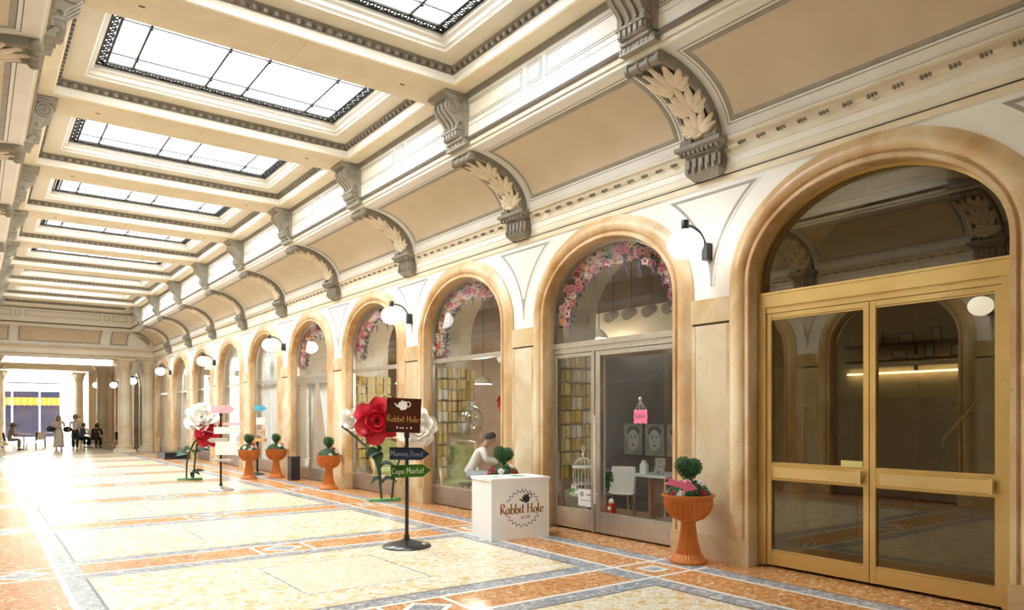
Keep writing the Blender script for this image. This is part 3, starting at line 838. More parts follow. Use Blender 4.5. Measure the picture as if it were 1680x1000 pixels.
# hall behind the brass doors: dark reception cabinet and a brass stair rail
t = thing('reception_cabinet', 'dark wooden cabinet standing in the dim hall behind the brass glass doors', 'cabinet', (8.45, 4.40, .015))
mb = MB(); mb.box(-.3,.3,-.66,.66,.0,.12); mb.box(-.28,.28,-.63,.63,.12,1.70); mb.build('body', M['dark_wood'], t)
mb = MB(); mb.box(-.36,.34,-.76,.76,1.72,1.79); mb.box(-.33,.31,-.70,.70,1.66,1.72); mb.build('top', M['dark_wood'], t)
for y in (-.32, .32):
    mb = MB(); mb.box(-.30,-.28,y-.28,y+.28,.18,1.58); d = mb.build('door', M['dark_wood'], t); mb = MB(); mb.ball((-.315,y+.25,.8),.02); mb.build('knob', M['brass'], d, True)
mb = MB(); mb.tube([(11.28,5.05,1.05),(11.28,4.98,1.12),(11.28,4.42,1.80),(11.28,4.32,1.84)], .022, 8)
for q in (4.9, 4.5): mb.tube([(11.395,q,1.12+(4.98-q)*1.21-.05),(11.28,q,1.12+(4.98-q)*1.21)], .012, 6)
tag(mb.build('handrail', M['brass'], None, True), 'brass handrail sloping up the side wall of the dim hall behind the brass doors', 'handrail')
# opposite shop seen only as a reflection: shelves, frames and a strip of light
t = thing('wall_shelf', 'long dark wall shelf with framed pictures in the shop across the gallery', 'shelf', (-3.3, YC(0)+.9, 3.25), group='shelves in the shop across the gallery')
mb = MB(); mb.box(-.25,.1,-1.5,1.5,-.03,.03); mb.build('board', M['dark_wood'], t)
for y in (-1.2, 0, 1.2):
    mb = MB(); mb.box(-.28,-.2,y-.02,y+.02,-.25,-.03); mb.build('bracket', M['dark_wood'], t)
t2 = dup(t); t2.location.z = 2.88; t2['label'] = 'lower dark wall shelf above the strip light in the shop across the gallery'
for k, (y, w, h) in enumerate(((-1.1,.3,.3),(-.5,.22,.34),(.15,.34,.26),(.8,.26,.34))):
    for z0 in (3.281, 2.911):
        t = thing('picture_frame', 'framed picture standing on a dark shelf in the shop across the gallery', 'picture', (-3.4, YC(0)+.9+y+(.15 if z0 < 3 else 0), z0), group='pictures on the shelves across the gallery')
        mb = MB(); mb.box(-.012,.012,-w/2,w/2,0,h*.9); mb.build('frame', M['dark_wood'], t); mb = MB(); mb.box(.012,.016,-w/2+.03,w/2-.03,.03,h*.9-.03); mb.build('picture', M['paper'], t)
mb = MB(); mb.box(-3.52,-3.48,YC(0)-.2,YC(0)+2.5,2.60,2.64); tag(mb.build('strip_light', emit('warm_strip_light', (1,.78,.42), 8)), 'warm strip light running along the wall of the shop across the gallery', 'light')
# white curtains and blinds behind the far panes
for b in (4, 5, 7, 8):
    mb = MB(); n = 40; y0, y1 = YC(b)-1.15, YC(b)+1.15
    mb.grid(lambda u, w: (6.99+.012*sin(u*70), y0+(y1-y0)*u, .35+3.55*w), 60, 2)
    t = tag(mb.build('window_blind', mat('grey_white_blind_%d' % b, (.86,.86,.83), .8), None, True, 180), 'pale grey blind hanging behind the %s' % {4:'first arch window beyond the far shop door', 5:'second arch window beyond the far shop door', 7:'second farthest arch window', 8:'farthest arch window'}[b], 'blind')
def curtain(y0, y1, lab):
    mb = MB(); mb.grid(lambda u, w: (6.99+.03*sin(u*26)*(1-.2*w), y0+(y1-y0)*(u*(.55+.45*abs(w-.35)/.65)), .12+2.36*w), 50, 10)
    tag(mb.build('curtain', mat('white_curtain', (.86,.86,.85), .85), None, True, 180), lab, 'curtain', 'white curtains behind the far shop door')
curtain(YC(3)+.95, YC(3)+.35, 'white curtain gathered behind the side leaf of the far shop door')
curtain(YC(3)-1.1, YC(3)+.15, 'wide white curtain hanging behind the main leaf of the far shop door')

# ================================================================== far end: beam, columns, porch, street
mb = MB(); mb.box(WL-.1, WR+.1, YE+.002, YE+1.0, 4.19, 5.6); beam1 = st(mb.build('beam_1', M['cream']))
mb = MB(); mb.box(WL-.1, WR+.1, 49.4, 50.3, 4.27, 4.62); st(mb.build('beam_2', M['tan']))
mb = MB(); mb.poly([(WL-3,YE+1,5.3),(WR+3,YE+1,5.3),(WR+3,50.4,5.3),(WL-3,50.4,5.3)]); st(mb.build('ceiling_porch', M['cream']))
def porch_wall(mir, name):
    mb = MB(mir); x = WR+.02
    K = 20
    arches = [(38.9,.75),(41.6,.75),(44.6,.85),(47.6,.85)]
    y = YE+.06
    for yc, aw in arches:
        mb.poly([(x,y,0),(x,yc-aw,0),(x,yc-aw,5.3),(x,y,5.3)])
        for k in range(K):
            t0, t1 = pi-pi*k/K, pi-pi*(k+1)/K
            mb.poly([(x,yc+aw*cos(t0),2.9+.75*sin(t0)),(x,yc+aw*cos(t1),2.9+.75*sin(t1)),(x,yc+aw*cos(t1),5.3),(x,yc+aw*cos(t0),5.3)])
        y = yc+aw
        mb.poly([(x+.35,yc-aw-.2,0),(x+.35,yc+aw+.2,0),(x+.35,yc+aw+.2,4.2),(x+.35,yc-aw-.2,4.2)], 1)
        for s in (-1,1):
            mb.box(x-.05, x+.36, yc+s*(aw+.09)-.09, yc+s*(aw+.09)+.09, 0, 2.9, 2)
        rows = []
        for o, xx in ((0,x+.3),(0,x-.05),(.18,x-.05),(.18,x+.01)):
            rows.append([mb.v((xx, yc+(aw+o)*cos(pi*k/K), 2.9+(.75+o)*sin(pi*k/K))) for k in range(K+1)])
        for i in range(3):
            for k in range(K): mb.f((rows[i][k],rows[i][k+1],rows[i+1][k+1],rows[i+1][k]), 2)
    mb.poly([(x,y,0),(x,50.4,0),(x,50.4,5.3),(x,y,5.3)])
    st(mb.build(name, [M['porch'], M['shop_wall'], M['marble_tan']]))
porch_wall(False, 'wall_porch_right'); porch_wall(True, 'wall_porch_left')
# columns
def column_parts(h=4.19, r=.27):
    mb = MB(); mb.lathe([(r,.30),(r*1.0,.6),(r*.985,1.6),(r*.93,2.6),(r*.86,h-.62),(r*.90,h-.60),(r*.90,h-.57),(r*.85,h-.55)], seg=28)
    shaft = mb.mesh('shaft', M['column_stone'], True, 40)
    mb = MB(); q = r*1.5; mb.box(-q,q,-q,q,0,.12); mb.lathe([(r*1.42,.12),(r*1.46,.15),(r*1.42,.19),(r*1.2,.21),(r*1.18,.235),(r*1.28,.25),(r*1.26,.275),(r*1.05,.29),(r,.305)], seg=28)
    base = mb.mesh('base', M['column_stone'], True, 40)
    mb = MB(); mb.lathe([(r*.85,h-.55),(r*.9,h-.4),(r*1.05,h-.22),(r*1.35,h-.09),(r*1.3,h-.08)], seg=24); q = r*1.4; mb.box(-q,q,-q,q,h-.08,h-.005)
    for ring, (zz, hh, rr, n) in enumerate(((h-.54,.22,r*.92,8),(h-.42,.26,r*1.0,8))):
        for k in range(n):
            t = 2*pi*(k+ring*.5)/n
            def fn(u, w, t=t, zz=zz, hh=hh, rr=rr):
                c = (w-.5)*2; wd = .075*sin(pi*min(1,u*.8+.2))**.6*(1-.2*abs(sin(u*12)))
                rad = rr+.012+.02*(1-c*c)+.10*max(0,u-.6)**1.4*2; z = zz+hh*u-.10*max(0,u-.85)
                return (rad*cos(t)-wd*c*sin(t), rad*sin(t)+wd*c*cos(t), z)
            mb.grid(fn, 8, 4, 0)
    for sx in (-1,1):
        for sy in (-1,1): mb.torus((sx*r*1.17, sy*r*1.17, h-.14), .05, .022, 'x' if sx*sy > 0 else 'y', 12, 6)
    cap = mb.mesh('capital', M['leaf_plaster'], True, 60)
    return shaft, base, cap
cp = column_parts()
cols = [(5.50, 37.12, 'pale marble column with a leafy capital at the corner where the gallery ends'),
        (5.38, 43.4, 'shadowed marble column standing in the porch behind the two walking women'),
        (4.98, 50.0, 'thin-looking far column against the bright street beyond the porch'),
        (6.55, 37.45, 'half hidden marble column set against the wall beside the corner column')]
for x, y, lab in cols + [(mx(x), y, None) for x, y, _ in cols[:3]]:
    t = empty('column', (x, y, 0))
    if lab: tag(t, lab, 'column', 'marble columns of the porch')
    else: tag(t, 'marble column on the far left side of the porch', 'column', 'marble columns of the porch')
    for me, nm in zip(cp, ('shaft','base','capital')): link(nm, me, t)
# end pier and street
mb = MB(); mb.box(5.5, 6.75, 50.0, 51.0, 0, 4.27); st(mb.build('wall_pier', M['tan']))
mb = MB(); mb.poly([(-30,YE+14,.0),(40,YE+14,.0),(40,75,.0),(-30,75,.0)]); st(mb.build('ground_street', mat('pale_paving', (.62,.60,.58), .6)))
ext = MB(); ext.box(-30, 40, 50.45, 51.1, 5.25, 38); st(ext.build('wall_gallery_exterior', M['cream']))  # unseen high wall added to cut the sky light on the street
fac = MB(); fac.box(-30, 40, 62.0, 66, 0, 36); facade = st(fac.build('wall_street_facade', mat('white_render', (.9,.9,.89), .8, nscale=.6)))  # upper part out of view, carried up high to shade the street
t = thing('shopfront', 'glazed shopfront with orange awning valances across the street at the far end', 'shopfront', (3.0, 61.9, 0))
mb = MB(); mb.box(-2.6,2.05,-.02,.05,0,.15); mb.box(-2.6,2.05,-.02,.05,3.38,3.5)
for x in (-2.6,-.9,.72,2.0): mb.box(x,x+.1,-.06,.05,0,3.5)
mb.build('frame', M['paper'], t)
for x0, x1 in ((-2.5,-.9),(-.8,.72),(.82,2.0)):
    mb = MB(); mb.poly([(x0,0,.15),(x1,0,.15),(x1,0,3.38),(x0,0,3.38)]); mb.build('pane', mat('dark_blue_glass', (.012,.014,.03), .3, nscale=.8, col2=(.03,.022,.03), spec=.15), t)
    mb = MB(); n = 8
    for k in range(n):
        xa, xb = x0+(x1-x0)*k/n, x0+(x1-x0)*(k+1)/n
        mb.poly([(xa,-.05,2.95),(xb,-.05,2.95),(xb,-.12,2.45),((xa+xb)/2,-.13,2.36),(xa,-.12,2.45)], k % 2)
    mb.build('valance', [mat('orange_awning', (.40,.11,.01), .8, spec=.1), mat('yellow_awning', (.46,.19,.04), .8, spec=.1)], t)
mb = MB(); mb.box(0.2,5.0,61.6,62.0,3.93,4.0); st(mb.build('trim_ledge', M['black']))
# ================================================================== lettering drawn as pen strokes
G = {
 'R': (.62, [[(.12,0),(.10,.5),(.12,1)],[(0,.93),(.3,1.02),(.48,.85),(.38,.6),(.12,.5)],[(.2,.5),(.38,.25),(.58,0)]]),
 'a': (.56, [[(.42,.44),(.28,.56),(.08,.42),(.06,.16),(.2,0),(.36,.14),(.42,.46)],[(.42,.5),(.41,.12),(.54,.03)]]),
 'b': (.52, [[(.1,1.02),(.08,.5),(.09,.05)],[(.09,.36),(.26,.54),(.44,.38),(.4,.08),(.22,-.02),(.09,.08)]]),
 'i': (.26, [[(.1,.54),(.09,.12),(.22,.03)],[(.1,.74),(.12,.79)]]),
 't': (.36, [[(.16,.9),(.14,.14),(.32,.03)],[(0,.6),(.34,.63)]]),
 'H': (.74, [[(.1,0),(.1,.5),(.12,1)],[(.56,0),(.56,.5),(.58,1)],[(0,.48),(.3,.53),(.66,.55)]]),
 'o': (.5, [[(.24,.55),(.06,.4),(.08,.1),(.26,0),(.42,.16),(.4,.44),(.24,.55)]]),
 'l': (.28, [[(.12,1.02),(.1,.5),(.1,.12),(.24,.03)]]),
 'e': (.5, [[(.06,.26),(.3,.3),(.4,.44),(.24,.56),(.06,.36),(.1,.06),(.28,0),(.46,.14)]]),
 'C': (.6, [[(.5,.82),(.36,1),(.12,.8),(.05,.4),(.2,.04),(.52,.14)]]),
 'p': (.52, [[(.1,.54),(.09,0),(.08,-.35)],[(.09,.36),(.26,.54),(.44,.38),(.4,.08),(.22,0),(.09,.1)]]),
 'M': (.8, [[(.05,0),(.1,.5),(.14,1),(.36,.35),(.6,1),(.66,.5),(.72,0)]]),
 'r': (.4, [[(.1,.54),(.09,0)],[(.09,.34),(.22,.52),(.38,.5)]]),
 'k': (.48, [[(.1,.95),(.09,0)],[(.42,.54),(.12,.26),(.44,0)]]),
 'T': (.6, [[(.3,1),(.3,0)],[(0,.98),(.62,1)]]),
 'm': (.68, [[(.07,.54),(.07,0)],[(.07,.36),(.2,.54),(.31,.42),(.31,0)],[(.31,.38),(.45,.54),(.57,.42),(.58,.05)]]),
 'D': (.62, [[(.12,1),(.12,0)],[(0,.98),(.4,.9),(.54,.5),(.38,.08),(.05,0)]]),
 'd': (.52, [[(.4,1),(.41,.05)],[(.4,.38),(.25,.54),(.07,.38),(.1,.06),(.26,0),(.4,.14)]]),
 'n': (.46, [[(.07,.54),(.07,0)],[(.07,.36),(.22,.54),(.36,.42),(.38,.03)]]),
 'u': (.48, [[(.07,.54),(.08,.12),(.22,0),(.36,.14)],[(.38,.54),(.38,.1),(.48,.02)]]),
 '2': (.5, [[(.05,.75),(.2,.95),(.38,.75),(.05,.02),(.44,.03)]]),
 '0': (.5, [[(.24,.95),(.06,.6),(.1,.12),(.26,0),(.42,.3),(.4,.75),(.24,.95)]]),
 '1': (.3, [[(.05,.75),(.16,.95),(.14,0)]]),
 '5': (.48, [[(.42,.95),(.12,.93),(.09,.55),(.3,.58),(.42,.3),(.26,0),(.05,.1)]]),
 ' ': (.3, []),
}
def smooth_line(pts, k=5):
    if len(pts) < 3: return [Vector(p) for p in pts]
    P_ = [Vector(p) for p in pts]; P_ = [P_[0]*2-P_[1]] + P_ + [P_[-1]*2-P_[-2]]; out = []
    for i in range(1, len(P_)-2):
        for q in range(k):
            t = q/k; a, b, c, d = P_[i-1:i+3]
            out.append(.5*((2*b)+(c-a)*t+(2*a-5*b+4*c-d)*t*t+(3*b-a-3*c+d)*t**3))
    out.append(P_[-2]); return out
def letters(mb, text, x, y, h, nib=.09, fn=None, m=0, slant=0, track=1.0, thin=.025):
    """flat pen strokes; fn maps (x, y) to a 3-D point"""
    for ch in text:
        w, strokes = G[ch]
        for s in strokes:
            L = smooth_line(s); nv = Vector((nib, nib*.25)); tv = Vector((0, thin))
            for i in range(len(L)-1):
                p, q = L[i], L[i+1]
                for off in (nv, tv + nv*.0):
                    if (q-p).length < 1e-6: continue
                    quad = [p-off/2, q-off/2, q+off/2, p+off/2]
                    if abs((q-p).x*off.y-(q-p).y*off.x) < 1e-6: continue
                    mb.poly([fn(x+(v.x+slant*v.y)*h, y+v.y*h) for v in quad], m)
        x += w*h*track
    return x
def text_width(text, h, track=1.0): return sum(G[c][0] for c in text)*h*track
def teapot(mb, fn, s, m=0, mirror=1, tilt=0):
    ct, sn = cos(tilt), sin(tilt)
    def F(x, y): return fn(mirror*(x*ct-y*sn)*s, (x*sn+y*ct)*s)
    def ell(cx, cy, rx, ry, n=20): return [(cx+rx*cos(2*pi*k/n), cy+ry*sin(2*pi*k/n)) for k in range(n)]
    mb.poly([F(*p) for p in [(-.34,.3),(.34,.3),(.36,.1),(.28,-.22),(.2,-.32),(-.2,-.32),(-.28,-.22),(-.36,.1)]], m)
    mb.poly([F(*p) for p in [(-.3,.31),(-.2,.38),(.2,.38),(.3,.31)]], m); mb.poly([F(*p) for p in ell(0,.44,.06,.06,10)], m)
    mb.poly([F(*p) for p in [(-.3,-.1),(-.5,.02),(-.68,.34),(-.6,.36),(-.44,.16),(-.33,.12)]], m)
    o, i_ = ell(.46,.06,.2,.24), ell(.46,.06,.13,.17)
    for k in range(20): mb.poly([F(*o[k]),F(*o[(k+1)%20]),F(*i_[(k+1)%20]),F(*i_[k])], m)

# ================================================================== globe lamps
def lamp_parts(mir):
    mb = MB(mir); mb.ball((6.30,0,3.49), .197, .197, .166, 28, 16); gl = mb.mesh('globe', M['globe'], True, 180)
    mb = MB(mir)
    pth = [(6.30,0,3.70),(6.38,0,3.705),(6.46,0,3.695),(6.54,0,3.66),(6.60,0,3.60),(6.635,0,3.53),(6.645,0,3.45)]
    mb.tube([tuple(p) for p in smooth_line(pth, 4)], .016, 8)
    arm = mb.mesh('arm', M['black'], True, 60)
    mb = MB(mir); mb.lathe([(.04,3.645),(.042,3.66),(.042,3.75),(.038,3.755)], (6.30,0,0), 16); cap = mb.mesh('cap', M['black'], True, 40)
    mb = MB(mir); mb.box(6.62,6.725,-.035,.035,3.36,3.55); mt = mb.mesh('wall_mount', M['black'])
    return gl, arm, cap, mt
lab = {0:'globe wall lamp on the pier between the brass doors and the first steel shop door', 2:'globe wall lamp on the pier above the red and white giant roses',
       4:'globe wall lamp on the pier above the tall black bin and far shop door', 6:'globe wall lamp on the pier above the white and red far roses', 8:'last globe wall lamp, nearest the columns at the gallery end'}
for mir in (False, True):
    lp = lamp_parts(mir)
    for n in (0,2,4,6,8):
        t = thing('wall_lamp', lab[n] if not mir else 'globe wall lamp on the opposite side of the gallery, seen only in the glass', 'lamp', (0, P(n)+.02, 0), group='globe lamps along the right wall' if not mir else 'globe lamps along the opposite wall')
        for me, nm in zip(lp, ('globe','arm','cap','wall_mount')): link(nm, me, t)
    if not mir:
        for dx, y, l in ((.10,40.75,'globe lamp on the porch wall just behind the corner column'),(.04,46.5,'globe lamp on the porch wall right of the shadowed column'),(-.75,47.0,'globe lamp left of the shadowed column in the porch')):
            t = thing('wall_lamp', l, 'lamp', (dx, y, -.12), group='globe lamps in the porch')
            for me, nm in zip(lp, ('globe','arm','cap','wall_mount')): link(nm, me, t)

# ================================================================== planters with clipped topiary
def leaf_ball(c, r, n, size, rng, sq=(1,1,1), lobes=None):
    mb = MB()
    mb.ball(c, r*.93*sq[0], r*.93*sq[1], r*.93*sq[2], 20, 12, 1, dis=lambda d: .04*sin(d.x*19+d.y*13)*cos(d.z*17))
    for _ in range(n):
        d = Vector((rng.gauss(0,1), rng.gauss(0,1), rng.gauss(0,1))).normalized()
        p = Vector((c[0]+d.x*r*sq[0], c[1]+d.y*r*sq[1], c[2]+d.z*r*sq[2]))
        a = d.orthogonal().normalized(); a.rotate(Matrix.Rotation(rng.random()*6.28, 3, d)); b = d.cross(a)
        s = size*(.7+.6*rng.random()); tip = d*s*(.5+rng.random()*.7)
        mb.poly([p-a*s*.5, p+b*s*.35+tip*.5, p+a*s*.5+tip, p-b*s*.35+tip*.5], 0)
    return mb
BOWL = [(.205,.495),(.225,.52),(.245,.56),(.262,.62),(.272,.70),(.285,.725),(.30,.735),(.30,.75),(.285,.752),(.268,.735)]
def planter_meshes():
    mb = MB(); seg = 56
    prof_ = [(.205,0),(.21,.012),(.205,.03),(.185,.04),(.175,.055),(.135,.10),(.115,.16),(.095,.26),(.082,.36),(.078,.44),(.082,.452)]
    mb.lathe(prof_[:5], seg=seg)
    mb.lathe(prof_[4:], seg=seg, flute=lambda z: .055 if .06 < z < .44 else 0)
    mb.lathe([(.205,0),(.21,.012),(.205,.03),(.19,.042)], seg=48)
    ped = mb.mesh('pedestal', M['terracotta'], True, 28)
    mb = MB()
    bp = [(.08,.445),(.11,.46),(.16,.485),(.205,.53),(.235,.585),(.252,.645),(.262,.70),(.275,.722),(.29,.732),(.292,.748),(.275,.75),(.262,.73),(.25,.70),(0.02,.70)]
    mb.lathe(bp, seg=seg, flute=lambda z: .06 if .47 < z < .66 else 0); bowl = mb.mesh('bowl', M['terracotta'], True, 28)
    rng = random.Random(3)
    dome = leaf_ball((0,0,.73), .215, 1500, .022, rng, (1,1,.75)).mesh('foliage', [M['green_leaf'], M['green_dark']])
    mb = leaf_ball((-.055,0,1.06), .085, 520, .02, rng, (1,.8,1.05)); m2 = leaf_ball((.055,0,1.045), .085, 520, .02, rng, (1,.8,1)); m3 = leaf_ball((0,0,.985), .07, 380, .02, rng, (1,.8,1.1))
    off = len(mb.V)
    for o_ in (m2, m3):
        off = len(mb.V); mb.V += o_.V; mb.F += [tuple(i+off for i in f) for f in o_.F]; mb.M += o_.M
    heart = mb.mesh('heart_topiary', [M['green_leaf'], M['green_dark']])
    mb = MB(); mb.tube([(0,0,.85),(.005,0,.97)], .01, 6); stem = mb.mesh('stem', M['hair_brown'])
    return ped, bowl, dome, heart, stem
def rosette(mats_, name):
    mb = MB()
    for ring, (n, r0, sz, tilt) in enumerate(((5,.012,.026,.35),(5,.007,.022,.8),(3,.003,.018,1.2))):
        for k in range(n):
            ph = 2*pi*(k+.5*ring)/n
            def fn(u, w, ph=ph, r0=r0, sz=sz, tilt=tilt):
                c = (w-.5)*2; wd = sz*.85*sin(pi*(.18+.72*u)); rho = r0+sz*u*cos(tilt)-.006*c*c; h = .004+sz*u*sin(tilt)+.004*c*c-.008*u**3
                return (rho*cos(ph)-wd*c*sin(ph), rho*sin(ph)+wd*c*cos(ph), h)
            mb.grid(fn, 4, 4, 0)
    mb.ball((0,0,.012), .011, .011, .014, 8, 6)
    return mb.mesh(name, mats_, True, 180)
RS = {'white': rosette(M['white_petal'], 'rose_white'), 'red': rosette(M['crimson'], 'rose_red'), 'pink': rosette(mat('blush_petal', (.84,.50,.50), .6), 'rose_pink')}
PL = planter_meshes()
def on_dir(me, name, parent, c, d, r, s=1.0):
    d = Vector(d).normalized(); q = Vector((0,0,1)).rotation_difference(d).to_matrix().to_4x4()
    return link(name, me, parent, Matrix.Translation(Vector(c)+d*r) @ q @ Matrix.Scale(s, 4))
def planter(x, y, rz, lab, flowers, heart_rz=0):
    t = thing('planter', lab, 'planter', (x, y, 0), rz, 'terracotta pedestal planters with heart topiary')
    for me, nm in zip(PL, ('pedestal','bowl','foliage','heart_topiary','stem')): o = link(nm, me, t)
    for colr, ang, el in flowers:
        d = (cos(ang)*cos(el), sin(ang)*cos(el), sin(el)*.75); on_dir(RS[colr], 'rose', t, (0,0,.73), d, .205, 1.5)
    return t
TO = radians(-90-36)      # rough bearing of the camera from the things on the right
fl = [('red',-2.75,.12),('white',-2.25,.18),('red',-1.05,.22),('pink',-2.0,.95),('white',-.9,.95),('red',-1.9,.75),('white',.5,.5),('red',1.2,.3),('red',2.2,.4),('white',2.8,.2)]
HR = radians(-32)
planter(6.34, 5.36, HR, 'terracotta pedestal planter with a pink arrow sign, beside the brass doors', fl)
planter(6.32, 8.83, HR, 'planter of heart topiary and roses standing half hidden behind the white counter', [('red',-2.85,.1),('white',-1.8,.45),('red',-.95,.3),('white',-1.1,.02),('red',-2.55,.5),('red',-.55,.15),('white',-.8,.9),('white',1.2,.4),('red',2.2,.3)])
planter(6.34, 15.5, HR+1.15, 'terracotta planter standing right beside the far steel shop door', [('white',-2.4,.15),('white',-1.6,.6),('red',-.9,.1),('red',-1.7,1.0),('pink',-1.2,.7),('white',1,.4)])
planter(6.38, 19.12, HR+1.3, 'terracotta planter against the pier left of the black bin', [('white',-1.4,.35),('white',-2.2,.75),('red',-2.9,.1),('red',-1.2,.9),('pink',-1.6,.65),('red',-.6,.4)])
planter(5.72, 19.25, HR+1.0, 'terracotta planter standing out on the floor, farthest left of the planters', [('white',-2.2,.12),('white',-1.3,.5),('red',-1.5,1.0),('pink',-1.9,.6),('white',-2.9,.5)])
# pink arrow sign resting in the near planter
mb = MB(); pts = [(-.17,.035),(.05,.035),(.05,.075),(.20,.0),(.05,-.075),(.05,-.035),(-.17,-.035),(-.13,0)]
mb.prism(pts, 'y', -.007, .007)
o = mb.build('arrow_sign', M['pink_sign']); o.location = (6.085, 5.25, .875); o.rotation_euler = (radians(-20), radians(12), radians(-20))
o.rotation_euler = (0.15, radians(14), HR+.05)
tag(o, 'pink wooden arrow sign lying on the plant in the nearest planter', 'sign')

# ================================================================== white counter with the painted logo
t = thing('counter', 'white box counter with a copper lettered logo, in front of the shop', 'counter', (5.78, 7.68, 0), atan2(7.62-7.73, 6.22-5.34))
mb = MB(); mb.box(-.435,.435,0,.57,0,.765); mb.build('body', M['white'], t)
mb = MB(); mb.box(-.447,.447,-.014,.582,.765,.80); mb.build('top', M['white'], t)
for x in (-.28, .12):
    mb = MB(); mb.box(x-.09,x+.09,.2,.42,.8005,.803); mb.build('green_card', M['green_board'], t)
fnc = lambda x, y: (x, -.0035, y)
cxL, czL = .03, .40
copper = mat('copper_lettering', (.40,.155,.03), .4, col2=(.22,.09,.03), nscale=16); ink = mat('black_lettering', (.03,.028,.03), .6)
mb = MB(); h = .128; w_ = text_width('Rabbit', h) + text_width(' Hole', h)
letters(mb, 'Rabbit Hole', cxL-w_/2-.01, czL-.065, h, .17, fnc, thin=.07); mb.build('lettering', copper, t)
mb = MB(); w_ = text_width('dal 2015', .038); letters(mb, 'dal 2015', cxL-w_/2+.03, czL-.135, .042, .09, fnc, slant=.2, thin=.05); mb.build('small_lettering', ink, t)
mb = MB(); teapot(mb, lambda x, y: (cxL+.05+x, -.0035, czL+.12+y), .145, tilt=radians(28)); mb.build('teapot_logo', ink, t)
wreath = {1: MB(), -1: MB()}
for k in range(46):
    an = 2*pi*k/46
    if abs(sin(an)) < .36: continue
    mb = wreath[1 if sin(an) > 0 else -1]
    px, pz = cxL+.245*cos(an), czL+.225*sin(an); tx, tz = -sin(an), cos(an)
    sd = 1 if cos(an) > 0 else -1
    for s in (-1, 1):
        dx, dz = tx*sd*.5+cos(an)*s*.8, tz*sd*.5+sin(an)*s*.8; L = .032 if k % 2 else .038
        nx, nz = -dz, dx
        if (k + (s > 0)) % 2: mb.poly([fnc(px,pz), fnc(px+dx*L*.5+nx*.0085,pz+dz*L*.5+nz*.0085), fnc(px+dx*L,pz+dz*L), fnc(px+dx*L*.5-nx*.0085,pz+dz*L*.5-nz*.0085)])
    mb.poly([fnc(px-tx*.017+cos(an)*.0016,pz-tz*.017+sin(an)*.0016), fnc(px+tx*.017+cos(an)*.0016,pz+tz*.017+sin(an)*.0016), fnc(px+tx*.017-cos(an)*.0016,pz+tz*.017-sin(an)*.0016), fnc(px-tx*.017-cos(an)*.0016,pz-tz*.017-sin(an)*.0016)])
for mb in wreath.values(): mb.build('laurel_sprig', ink, t)

# ================================================================== sign posts
def post(name, lab, x, y, h, base_r, m_base, group=None):
    t = thing(name, lab, 'sign', (x, y, 0), TO+radians(90), group)
    mb = MB(); mb.lathe([(base_r,0),(base_r,.012),(base_r*.96,.025),(base_r*.6,.055),(base_r*.25,.085),(.04,.10)], seg=40, flute=None); mb.build('base', m_base, t, True, 40)
    mb = MB(); mb.tube([(0,0,.09),(0,0,h)], .023, 14); mb.tube([(0,0,.09),(0,0,.15)], .034, 14); mb.tube([(0,0,h-.1),(0,0,h-.04)], .033, 14); mb.build('pole', M['black'], t, True)
    return t
def arrow(w, hh, tip, sg=1):
    return [(-w*sg,-hh),(-w*sg,hh),((w-tip)*sg,hh),(w*sg,0),((w-tip)*sg,-hh)]
t = post('sign_post', 'black sign post with a patterned square board and two arrow boards', 4.30, 8.05, 1.44, .30, M['black_gloss'])
rot = Matrix.Rotation(radians(2.5), 4, 'Y')
mb = MB(); mb.box(-.21,.21,-.046,-.03,-.21,.21)
leop, tt, bb_ = nt('leopard_brown_board'); co = obj_co(tt)
v = N(tt, 'ShaderNodeTexVoronoi', Scale=26); tt.links.new(co, v.inputs['Vector']); tt.links.new(ramp(tt, v.outputs['Distance'], [(.2,(.012,.005,.004)),(.36,(.085,.024,.009)),(.5,(.06,.016,.008))]), bb_.inputs['Base Color']); bb_.inputs['Roughness'].default_value = .5; bb_.inputs['Specular IOR Level'].default_value = .1
bd = link('square_board', mb.mesh('square_board', leop), t, Matrix.Translation((-.035,0,1.615)) @ rot)
fnb = lambda x, y: (x, -.048, y)
goldl = mat('gold_lettering', (.55,.30,.08), .4); chalk = mat('white_chalk', (.85,.85,.83), .8)
mb = MB(); hh = .095; w_ = text_width('Rabbit Hole', hh); letters(mb, 'Rabbit Hole', -w_/2*.8-.002, -.08, hh*.8, .12, fnb, thin=.06); mb.build('lettering', goldl, bd)
mb = MB(); teapot(mb, lambda x, y: (-.01+x, -.048, .115+y), .15, tilt=radians(12))
mb.build('teapot_logo', chalk, bd)
for k, x in enumerate((-.07,-.03,.0,.05,.10)):
    mb = MB()
    if k in (0, 4): mb.poly([fnb(x-.012,-.14),fnb(x+.012,-.14),fnb(x+.004,-.165),fnb(x-.004,-.165)])
    else: mb.poly([fnb(x-.012,-.16),fnb(x,-.145),fnb(x+.014,-.15),fnb(x,-.165)])
    mb.build('small_icon', chalk, bd)
for z, m_, txt, dx in ((1.145,'navy_sign','Mamma Donut',.005),(.935,'green_sign','Capo Market',.02)):
    mb = MB(); mb.prism(arrow(.245,.076,.10), 'y', -.044, -.03)
    ab = link('arrow_board', mb.mesh('arrow_board', M[m_]), t, Matrix.Translation((.035+dx,0,z)) @ Matrix.Rotation(radians(1 if z > 1 else -2), 4, 'Y'))
    mb = MB(); hq = .085 if 'Capo' in txt else .075; w_ = text_width(txt, hq); k_ = min(1, .40/w_)
    letters(mb, txt, -.232, -.03, hq*k_, .075, lambda x, y: (x, -.046, y), thin=.07); mb.build('lettering', chalk if 'Capo' in txt else mat('faded_chalk', (.30,.36,.44), .8), ab)
